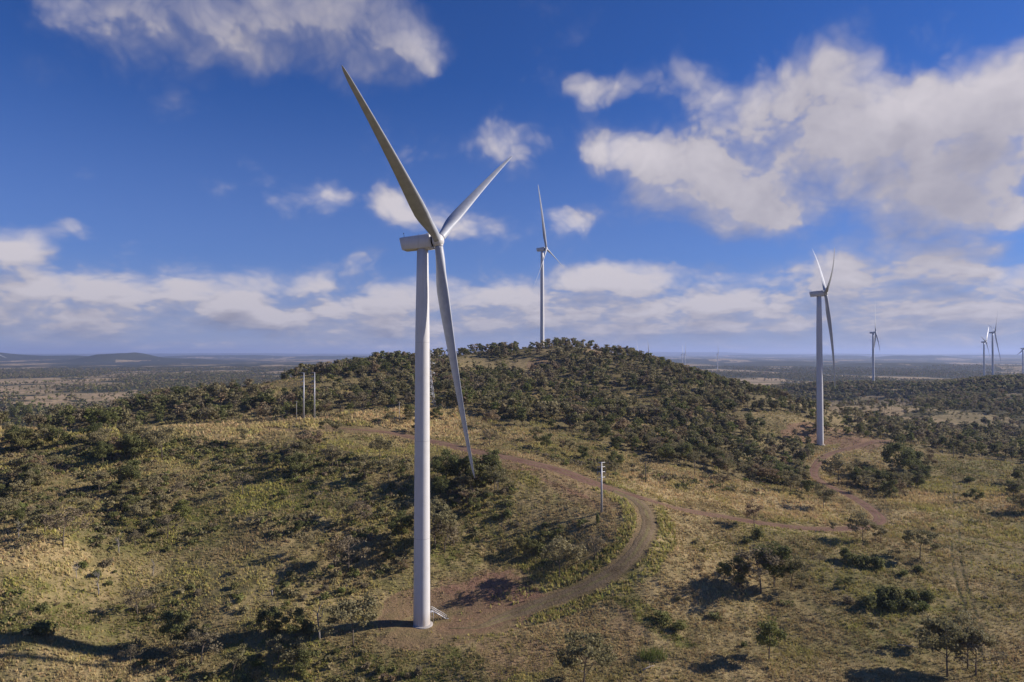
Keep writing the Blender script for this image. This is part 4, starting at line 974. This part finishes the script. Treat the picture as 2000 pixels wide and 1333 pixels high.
# stump, fallen logs
p = hit(531, 1163); m_ = MB(); m_.tube([(0, 0, -.3), (.03, 0, .9), (.1, .05, 1.5)], [.30, .22, .10], 9); o = m_.build('tree_stump', MAT['dead'], None, True); o.location = p; tag(o, 'grey broken stump alone in the grass left of the dead tree', 'stump')
def log(px_, py_, L_, rz, label):
    m_ = MB(); m_.tube([(-L_ / 2, 0, .18), (0, .15, .22), (L_ / 2, 0, .3)], [.17, .14, .06], 8); m_.tube([(.1 * L_, .1, .25), (.3 * L_, .9, .6)], [.08, .03], 6); m_.tube([(-.2 * L_, 0, .2), (-.3 * L_, -.7, .5)], [.08, .03], 6)
    o = m_.build('fallen_log', MAT['dead'], None, True); o.location = hit(px_, py_); o.rotation_euler = (0, 0, rz); tag(o, label, 'log', 'fallen logs')
log(1267, 1306, 4.0, .6, 'bleached fallen log near the bottom edge left of the reeds'); log(1773, 1264, 4.5, -.4, 'grey fallen log left of the bottom right tree clump'); log(1815, 1101, 2.2, .1, 'short pale log beneath the flat topped meadow tree')
# shrubs one can tell apart
for px_, py_, wp, hp, v, lab in [(208,1106,24,18,3,'round grey-green bush at the tip of the dry spur'), (305,1159,24,16,5,'brown-green bush on the lower left slope'), (85,1194,26,18,0,'dark bush low on the green left slope'), (80,1240,44,32,0,'large dark bush at the start of the tower shadow'), (165,1108,20,14,2,'small green bush on the right end of the dry spur'),
      (600,1240,34,26,4,'dark green bush at the foot of the bare dead tree'), (1480,1052,22,26,0,'round dark bush below the crooked slender tree'), (1459,1062,22,12,4,'low dark bush left of the round dark one'),
      (1662,1100,34,24,4,'left bush of the green thicket below the red road bend'), (1688,1106,36,28,0,'middle bush of the green thicket below the red road bend'), (1712,1108,30,24,4,'right bush of the green thicket below the red road bend'), (1650,1092,22,26,4,'upper left bush of the green thicket below the bend'),
      (1700,1186,36,30,0,'lower left bush of the large meadow thicket'), (1725,1176,44,36,4,'tall left bush of the large meadow thicket'), (1752,1178,42,38,4,'central bush of the large meadow thicket'), (1768,1190,40,26,0,'lower right bush of the large meadow thicket'), (1738,1194,34,24,4,'lower middle bush of the large meadow thicket'),(1782,1174,34,26,4,'right bush of the large meadow thicket'),
      (1808,1172,30,22,4,'upper bush of the pair right of the large thicket'), (1803,1194,28,20,2,'lower bush of the pair right of the large thicket'), (1657,1178,26,18,3,'brownish bush left of the large meadow thicket'), (1795,1118,22,16,0,'small dark bush above the pair right of the large thicket'), (1764,1123,20,12,2,'small light bush above the large thicket'),
      (1822,1037,10,10,0,'small round bush by the line on the right meadow'), (1167,1024,10,26,6 % 6,'small cone shaped dark shrub left of the steel pole'), (1895,942,22,12,4,'dark low bush in the middle of the right meadow'), (1886,972,16,12,0,'small dark bush lower in the right meadow'), (1375,1078,10,10,0,'tiny dark bush on the brown meadow'),
      (1300,1215,44,22,2,'bright green grassy bush at the foot of the bank'), (1325,1228,40,20,2,'lower bright green bush at the foot of the bank'), (1058,1080,30,22,0,'dark bush right of the two in the hollow'), (1120,1086,36,30,3,'grey bush behind the spreading tree in the hollow'), (990,1010,26,16,0,'dark bush on the slope under the red road')]:
    p = spot(px_, py_); k_ = p[1] / FPX; place_bush(p, wp * k_ * 1.1, hp * k_, v, lab, 'shrubs one by one')
# reeds
rr_ = np.random.default_rng(3); n_r = 420; p = hit(1275, 1282); ang = rr_.uniform(0, 6.28, n_r); rad = rr_.uniform(0, 1, n_r) ** .6 * 3.0
b0 = np.stack([np.cos(ang) * rad * 1.3, np.sin(ang) * rad, np.full(n_r, -.3)], 1); d_ = rr_.normal(size=(n_r, 3)) * .25 + [0, 0, 1]; d_ *= rr_.uniform(1.4, 2.6, n_r)[:, None]; w_ = rr_.normal(size=(n_r, 3)) * [1, 1, 0]; w_ /= np.linalg.norm(w_, axis=1)[:, None]
Vr = np.stack([b0 - w_ * .07, b0 + w_ * .07, b0 + d_], 1).reshape(-1, 3); o = obj('reed_clump', mesh_np('reed_clump', Vr, np.arange(len(Vr)).reshape(-1, 3), MAT['reed'])); o.location = p; tag(o, 'clump of tall dark green reeds at the bottom right of centre', 'reeds')

# scattered trees that nothing tells apart: taken nearest first
rng = np.random.default_rng(12)
def scatter(n, dmin, dmax, tmax=41):
    """random world points, even over the ground"""
    t = rng.uniform(-R(tmax), R(tmax), n); r = np.sqrt(rng.uniform(dmin ** 2, dmax ** 2, n)); return np.sin(t) * r, np.cos(t) * r
SLOPE = [ # polygon on the photograph, trees per m2, shrubs per m2, region name
 ([(0,850),(380,856),(540,872),(620,888),(560,940),(300,960),(0,950)], .0125, .030, 'the upper left slope'),
 ([(200,965),(420,990),(430,1075),(330,1090),(180,1070)], 0.013, .055, 'the dark gully on the left'),
 ([(0,950),(420,950),(640,880),(800,900),(800,1060),(540,1060),(420,990),(200,965),(150,1040),(0,1030)], .0055, .024, 'the slope left of the turbine'),
 ([(840,900),(940,905),(1010,950),(1000,1000),(860,1010)], .011, .030, 'the dark cluster under the red road'),
 ([(840,1010),(1000,1010),(990,1060),(840,1080)], .0015, .010, 'the slope right of the turbine'),
 ([(0,1115),(300,1110),(560,1080),(800,1075),(800,1130),(560,1200),(0,1230)], .0020, .016, 'the lower left slope'),
 ([(0,1230),(560,1230),(760,1290),(860,1333),(0,1345)], .0024, .016, 'the bottom left corner'),
 ([(1000,1010),(1190,1020),(1200,1070),(1100,1110),(1000,1100)], .0012, .008, 'the hollow below the steel pole'),
 ([(1300,1040),(1600,1040),(1700,1200),(1500,1333),(1300,1300)], .00005, .0012, 'the brown meadow'),
 ([(1700,1040),(2000,1080),(2000,1333),(1700,1300)], .00005, .0008, 'the right meadow'),
 ([(1620,930),(1690,890),(1760,880),(1850,895),(1840,940),(1760,975),(1680,965)], .012, .02, 'the clump by the far bend'),
 ([(1960,900),(2060,900),(2060,1010),(1975,1000)], .010, .02, 'the right edge'),
 ([(1850,900),(1960,912),(1960,1040),(1760,1010)], .0001, .002, 'the far right meadow'),
 ([(640,822),(850,806),(900,800),(1000,840),(1000,880),(860,860),(700,845)], .0014, .004, 'the grassy ridge'),
 ([(1000,842),(1160,895),(1300,915),(1600,955),(1590,975),(1250,950),(1120,915),(1000,880)], .0035, .016, 'the foot of the woodland'),
]
x, y = scatter(90000, 150, 480, 40); z = ground(x, y, False); px, py = proj(x, y, z); dd = np.hypot(x, y)
area = (480 ** 2 - 150 ** 2) * R(80) / 2; cell = area / 90000
wob = (fbm(x, y, 25, 3, 120) - .5) * 40
rdist = np.full(x.shape, 1e3)
for nm, ln, wd, kd in ROADS: rdist = np.minimum(rdist, road_dist(x, y, ln) - wd / 2)
for tb_ in (T1B, T3B): rdist = np.minimum(rdist, np.hypot(x - tb_[0], y - tb_[1]) - 17)
u1 = rng.random(len(x)); cand_t = []; cand_b = []
cl1 = sstep(fbm(x, y, 22, 3, 130), .42, .58) * 1.6
for poly, dt, db, nm in SLOPE:
    ins = inpoly(px + wob, py + wob * .4, poly) & (rdist > 3.0) & (dd < 480)
    it = ins & (u1 < dt * cell * cl1); ib = ins & ~it & (u1 > 1 - db * cell * cl1)
    cand_t += [(x[i], y[i], z[i], nm) for i in np.where(it)[0]]; cand_b += [(x[i], y[i], z[i], nm) for i in np.where(ib)[0]]
# woodland proper
xw, yw = scatter(330000, 350, 1250, 41.5); areaw = (1250 ** 2 - 350 ** 2) * R(83) / 2; zw = ground(xw, yw, False); _c, dw = wood_density(xw, yw, zw)
rw = np.full(xw.shape, 1e3)
for nm, ln, wd, kd in ROADS: rw = np.minimum(rw, road_dist(xw, yw, ln) - wd / 2)
for t_ in TQ[:4]: rw = np.minimum(rw, np.hypot(xw - t_[0][0], yw - t_[0][1]) - 9)
rw = np.minimum(rw, np.hypot(xw - lp[0], yw - lp[1]) - 4)
keep = (rng.random(len(xw)) < dw * areaw / 330000) & (rw > 3)
WX, WY, WZ = xw[keep], yw[keep], zw[keep]
def too_close(c, dmin):
    return any((c[0] - t_[0]) ** 2 + (c[1] - t_[1]) ** 2 < dmin * dmin for t_ in taken)
tree_pts = [c for c in cand_t if not too_close(c, 4.0)]
tree_pts.sort(key=lambda c: math.hypot(c[0], c[1]))
n_ind = 300 - len(NAMED) - 2
wd_near = sorted([(WX[i], WY[i], WZ[i], 'the lower edge of the wooded hill', i) for i in np.argsort(np.hypot(WX, WY))[:400]], key=lambda c: math.hypot(c[0], c[1]))
ind = [c for c in tree_pts][:n_ind]; used_w = []
for c in wd_near:
    if len(ind) >= n_ind: break
    ind.append(c[:4]); used_w.append(c[4])
rest_t = tree_pts[n_ind:]
DESC = ['olive eucalyptus', 'spreading olive eucalyptus', 'slender leaning eucalyptus', 'dense dark green eucalyptus', 'flat crowned eucalyptus', 'yellow-green eucalyptus', 'bushy dark tree', 'sparse grey tree']
PV = np.array([.2, .16, .14, .12, .13, .05, .12, .08])
for c in ind:
    v = int(rng.choice(8, p=PV)); h_ = rng.uniform(6.5, 11.5) if c[1] > 265 and c[1] < 340 else rng.uniform(4.5, 9.5) if c[1] < 340 else rng.uniform(6.5, 10.5)
    place_tree((c[0], c[1], c[2] - .1), h_, v, DESC[v] + ' among its like on ' + c[3], DESC[v] + ' on ' + c[3])
bush_pts = [c for c in cand_b if not too_close(c, 2.0)]; bush_pts.sort(key=lambda c: math.hypot(c[0], c[1]))
bd = ['dark green shrub', 'olive shrub', 'yellow-green shrub', 'grey shrub', 'wide dark shrub', 'open olive shrub']
for c in bush_pts[:262]:
    v = int(rng.integers(6)); w_ = rng.uniform(1.2, 3.6); place_bush((c[0], c[1], c[2] - .05), w_, w_ * rng.uniform(.5, .85), v, bd[v] + ' among others on ' + c[3], bd[v] + 's on ' + c[3])
print('individual trees', len(ind) + len(NAMED), 'shrubs', len(bush_pts), 'woodland', len(WX))

# everything beyond: one object of woodland, one of undergrowth
def far_proto(seed, cl_n, lv, size, H=8.5, spread=2.6):
    rng_ = np.random.default_rng(seed); L = []
    for i in range(cl_n):
        an = rng_.uniform(0, 6.28); rr = spread * rng_.uniform(0, .8); c = np.array([math.cos(an) * rr, math.sin(an) * rr, H * rng_.uniform(.36, .9)])
        L.append(leaf_cluster(rng_, c, rng_.uniform(.75, 1.5), lv, size, .65))
    C_ = np.concatenate(L); w_ = .13
    T_ = np.array([(-w_, 0, -1), (w_, 0, -1), (w_ * .5, 0, H * .75), (-w_ * .5, 0, H * .75), (0, -w_, -1), (0, w_, -1), (0, w_ * .5, H * .75), (0, -w_ * .5, H * .75)])
    return np.concatenate([C_, T_]), len(C_)
def forest(name, label, X, Y, Z, protos, hs, mats, kind_p=None, cat='woodland'):
    """copies protos over the points; crowns by leaf material, trunks in bark"""
    rng_ = np.random.default_rng(len(X)); which = rng_.integers(len(protos), size=len(X)); Vs, Ms, Ts = [], [], []
    for k_, (pv, nc) in enumerate(protos):
        ii = np.where(which == k_)[0]
        if not len(ii): continue
        a = rng_.uniform(0, 6.28, len(ii)); s = rng_.uniform(*hs, len(ii)); sw = s * rng_.uniform(.85, 1.3, len(ii)); ca, sa = np.cos(a) * sw, np.sin(a) * sw
        vx = pv[None, :, 0] * ca[:, None] - pv[None, :, 1] * sa[:, None] + X[ii, None]; vy = pv[None, :, 0] * sa[:, None] + pv[None, :, 1] * ca[:, None] + Y[ii, None]; vz = pv[None, :, 2] * s[:, None] + Z[ii, None]
        V_ = np.stack([vx, vy, vz], -1); tm = rng_.random(len(ii)); mi = rng_.choice(len(mats) - 1, p=kind_p, size=len(ii))
        q_ = pv.shape[0] // 4; mm = np.repeat(mi[:, None], q_, 1); mm[:, nc // 4:] = len(mats) - 1
        Vs.append(V_.reshape(-1, 3)); Ms.append(mm.ravel()); Ts.append(np.repeat(tm, pv.shape[0]))
    V_ = np.concatenate(Vs); me = mesh_np(name, V_, quads(V_), MAT[mats[0]], False, np.concatenate(Ts))
    for m_ in mats[1:]: me.materials.append(MAT[m_])
    me.polygons.foreach_set('material_index', np.concatenate(Ms).astype(np.int32)); return tag(obj(name, me), label, cat, None, 'stuff')
msk = np.ones(len(WX), bool); msk[used_w] = False
rx = np.array([c[0] for c in rest_t] + list(WX[msk])); ry = np.array([c[1] for c in rest_t] + list(WY[msk])); rz_ = np.array([c[2] for c in rest_t] + list(WZ[msk]))
d_ = np.hypot(rx, ry)
PN = [far_proto(200 + i, 10 + i % 4 * 2, 30, .72, spread=2.4 + .35 * (i % 4)) for i in range(8)]; PM = [far_proto(220 + i, 8 + i % 3 * 2, 17, 1.0, spread=2.5 + .4 * (i % 3)) for i in range(8)]; PF = [far_proto(240 + i, 4, 7, 2.4) for i in range(5)]
FM = ['leaf', 'leaf_dark', 'leaf_grey', 'leaf_bright', 'bark']; FP = [.48, .31, .16, .05]
xf, yf = scatter(420000, 1250, 5200, 41.5); zf = height(xf, yf, False); _c, df = wood_density(xf, yf, zf); areaf = (5200 ** 2 - 1250 ** 2) * R(83) / 2
kf = rng.random(len(xf)) < df * np.interp(np.hypot(xf, yf), [1250, 2200, 5200], [1.3, .8, .25]) * areaf / 420000; xf, yf, zf = xf[kf], yf[kf], zf[kf]; print('far trees', len(xf))
objs = []
for nm, sel, pr in (('n', d_ < 620, PN), ('m', d_ >= 620, PM)):
    objs.append(forest('woodland', None, rx[sel], ry[sel], rz_[sel], pr, (.62, 1.45), FM, FP))
objs.append(forest('woodland', None, xf, yf, zf, PF, (.9, 1.4), FM, FP))
# join into one object
import itertools
for o in objs: o.select_set(True)
bpy.context.view_layer.objects.active = objs[0]; bpy.ops.object.join(); wl_ = objs[0]
for o in bpy.context.selected_objects: o.select_set(False)
wl_.name = 'woodland'; tag(wl_, 'grey-green eucalyptus woodland covering the hill, valleys and far plain', 'woodland', None, 'stuff')
def bush_proto(seed, n=3, lv=16, size=.6):
    rng_ = np.random.default_rng(seed); L = [leaf_cluster(rng_, np.array([rng_.normal() * .6, rng_.normal() * .6, rng_.uniform(.4, 1.1)]), rng_.uniform(.6, 1.0), lv, size, .8) for _ in range(n)]
    V_ = np.concatenate(L); return V_, len(V_)
hx_, hy_ = scatter(60000, 380, 1150, 41); hz0 = ground(hx_, hy_, False); hpx, hpy = proj(hx_, hy_, hz0); hk = (hpy < np.interp(hpx, LB[:, 0], LB[:, 1]) - 3) & (rng.random(60000) < .22 * sstep(fbm(hx_, hy_, 26, 3, 133), .40, .6)); hx_, hy_ = hx_[hk], hy_[hk]
nb = len(WX); ub = rng.integers(nb, size=int(nb * 1.5)); ux = WX[ub] + rng.normal(size=len(ub)) * 5; uy = WY[ub] + rng.normal(size=len(ub)) * 5
# a scatter of small growth over the slopes
sx_, sy_ = scatter(26000, 152, 430, 40); sz_ = ground(sx_, sy_, False); spx, spy = proj(sx_, sy_, sz_); dn = np.zeros(len(sx_)); rd_ = np.full(sx_.shape, 1e3)
for nm, ln, wd, kd in ROADS: rd_ = np.minimum(rd_, road_dist(sx_, sy_, ln) - wd / 2)
for tb_ in (T1B, T3B): rd_ = np.minimum(rd_, np.hypot(sx_ - tb_[0], sy_ - tb_[1]) - 17)
for poly, dt, db, nm in SLOPE: dn = np.maximum(dn, inpoly(spx, spy, poly) * min(1, db * 22))
ks = (rng.random(len(sx_)) < dn * sstep(fbm(sx_, sy_, 20, 3, 131), .40, .60)) & (rd_ > 2); print('undergrowth', ks.sum())
rb = bush_pts[262:]
bx_ = np.concatenate([[c[0] for c in rb], ux, sx_[ks], hx_]); by_ = np.concatenate([[c[1] for c in rb], uy, sy_[ks], hy_]); bz_ = ground(bx_, by_, False)
ug = forest('undergrowth', 'low scrub and saplings filling the slopes and the wood floor', bx_, by_, bz_ - .1, [bush_proto(300 + i) for i in range(6)], (.5, 1.35), ['leaf', 'leaf_dark', 'leaf_grey', 'leaf_bright', 'bark'], [.42, .30, .18, .10], 'scrub')

# ------------------------------------------------------------------ grass: tussocks over the near slopes, one object
rg_ = np.random.default_rng(77)
def tuft(seed, n=6):
    r = np.random.default_rng(seed); out = []
    for i in range(n):
        a = r.uniform(0, 6.28); b = np.array([math.cos(a), math.sin(a), 0]) * r.uniform(0, .22); tip = b * 1.5 + np.array([-.22, -.05, 0]) * r.uniform(.2, 1) + [r.normal() * .12, r.normal() * .12, r.uniform(.45, .85)]
        w_ = np.array([-math.sin(a + r.normal() * .5), math.cos(a + r.normal() * .5), 0]) * r.uniform(.07, .14); out += [b - w_ + [0, 0, -.15], b + w_ + [0, 0, -.15], tip]
    return np.array(out)
def m_grass():
    m, n = material('grass_blades'); a = attr(n, 'col')
    finish(n, a.outputs['Color'], .8, None, .1, .25, a.outputs['Color']); return m
NG = 450000
lg = rg_.uniform(math.log(150), math.log(640), NG); tg = rg_.uniform(-R(47), R(47), NG); rr_g = np.exp(lg); gx_, gy_ = np.sin(tg) * rr_g, np.cos(tg) * rr_g
gz_ = ground(gx_, gy_); so, gr, wo2, st, mw = masks(gx_, gy_, gz_)
rd_ = np.full(gx_.shape, 1e3)
for nm, ln, wd, kd in ROADS: rd_ = np.minimum(rd_, road_dist(gx_, gy_, ln) - wd / 2)
pr = np.where(mw > 1.02, .45, np.clip(1 - mw, 0, 1)) * (1 - .72 * so) * (1 - .8 * wo2) * (.35 + .65 * sstep(fbm(gx_, gy_, 7, 3, 140), .35, .6)) * (rd_ > .4)
kg = rg_.random(NG) < pr; gx_, gy_, gz_, gr, st, so = gx_[kg], gy_[kg], gz_[kg], gr[kg], st[kg], so[kg]; n_g = len(gx_); print('tussocks', n_g)
sc_ = np.hypot(gx_, gy_) / 230; sc_ = np.clip(sc_, .75, 1.7) * rg_.uniform(.42, 1.05, n_g) * (1 + .25 * st)
vtd = np.abs(road_dist(gx_, gy_, ROADS[2][1]) - 6.3) / (1.2 + 2.6 * fbm(gx_, gy_, 9, 2, 160)); sc_ = sc_ * np.where(vtd < 1, 1.25, 1)
prot = [tuft(i) for i in range(8)]; wh = rg_.integers(8, size=n_g); Vs = []; Cs = []
strawc = np.array([.60, .46, .235]); dryc = np.array([.40, .31, .155]); grnc = np.array([.145, .150, .036]); yel = np.array([.44, .41, .11]); mau = np.array([.29, .19, .13])
patch = fbm(gx_, gy_, 16, 4, 150, .6)
for k_ in range(8):
    ii = np.where(wh == k_)[0]; pv = prot[k_]; a = rg_.normal(size=len(ii)) * .5; s = sc_[ii]; ca, sa = np.cos(a) * s, np.sin(a) * s
    V_ = np.stack([pv[None, :, 0] * ca[:, None] - pv[None, :, 1] * sa[:, None] + gx_[ii, None], pv[None, :, 0] * sa[:, None] + pv[None, :, 1] * ca[:, None] + gy_[ii, None], pv[None, :, 2] * s[:, None] + gz_[ii, None]], -1)
    u = rg_.random(len(ii)); c = dryc[None] * (1 - st[ii, None]) + strawc[None] * st[ii, None]
    gm = np.clip(gr[ii] * 1.1 * sstep(u, .75, .25) + .45 * sstep(patch[ii], .5, .62) * (u > .35), 0, 1)[:, None]; gcol = grnc * (1 - sstep(patch[ii], .45, .6)[:, None]) + yel * sstep(patch[ii], .45, .6)[:, None]
    c = c * (1 - gm) + gcol * gm; c = c * (1 - .6 * so[ii, None]) + mau * .6 * so[ii, None]
    vv = (vtd[ii] < 1) & (rg_.random(len(ii)) < .75); c = np.where(vv[:, None], np.array([.50, .45, .15])[None] * rg_.uniform(.8, 1.1, len(ii))[:, None], c)
    c = c * rg_.uniform(.6, 1.25, len(ii))[:, None] * (1 + .12 * rg_.normal(size=(len(ii), 3)) * .4)
    Vs.append(V_.reshape(-1, 3)); Cs.append(np.repeat(np.clip(c, 0.01, .8), len(pv), 0))
V_ = np.concatenate(Vs); C_ = np.concatenate(Cs); me = mesh_np('grass', V_, np.arange(len(V_)).reshape(-1, 3), m_grass())
a_ = me.attributes.new('col', 'FLOAT_COLOR', 'POINT'); a_.data.foreach_set('color', np.hstack([C_, np.ones((len(C_), 1))]).astype(np.float32).ravel())
tag(obj('grass', me), 'dry straw and green tussock grass over the open slopes', 'grass', None, 'stuff')

# ------------------------------------------------------------------ haze: the air itself
hm = bpy.data.materials.new('haze_air'); hm.use_nodes = True; hm.node_tree.nodes.clear(); n = NT(hm.node_tree)
pvn = n.new('ShaderNodeVolumePrincipled'); pvn.inputs['Color'].default_value = (.46, .57, .90, 1); pvn.inputs['Density'].default_value = 4.8e-5; pvn.inputs['Anisotropy'].default_value = .2
oo = n.new('ShaderNodeOutputMaterial'); n.l.new(pvn.outputs[0], oo.inputs['Volume'])
zlo = min(float(V[:, 2].min()), float(GZ.min())) - 1.5; zhi = max(float(GZ.max()), 275) + 10
m_ = MB(); m_.box((0, 0, (zlo + zhi) / 2), (90400, 90400, zhi - zlo)); hz_ = m_.build('haze', hm); tag(hz_, 'thin blue haze over the plain', 'haze', None, 'stuff')
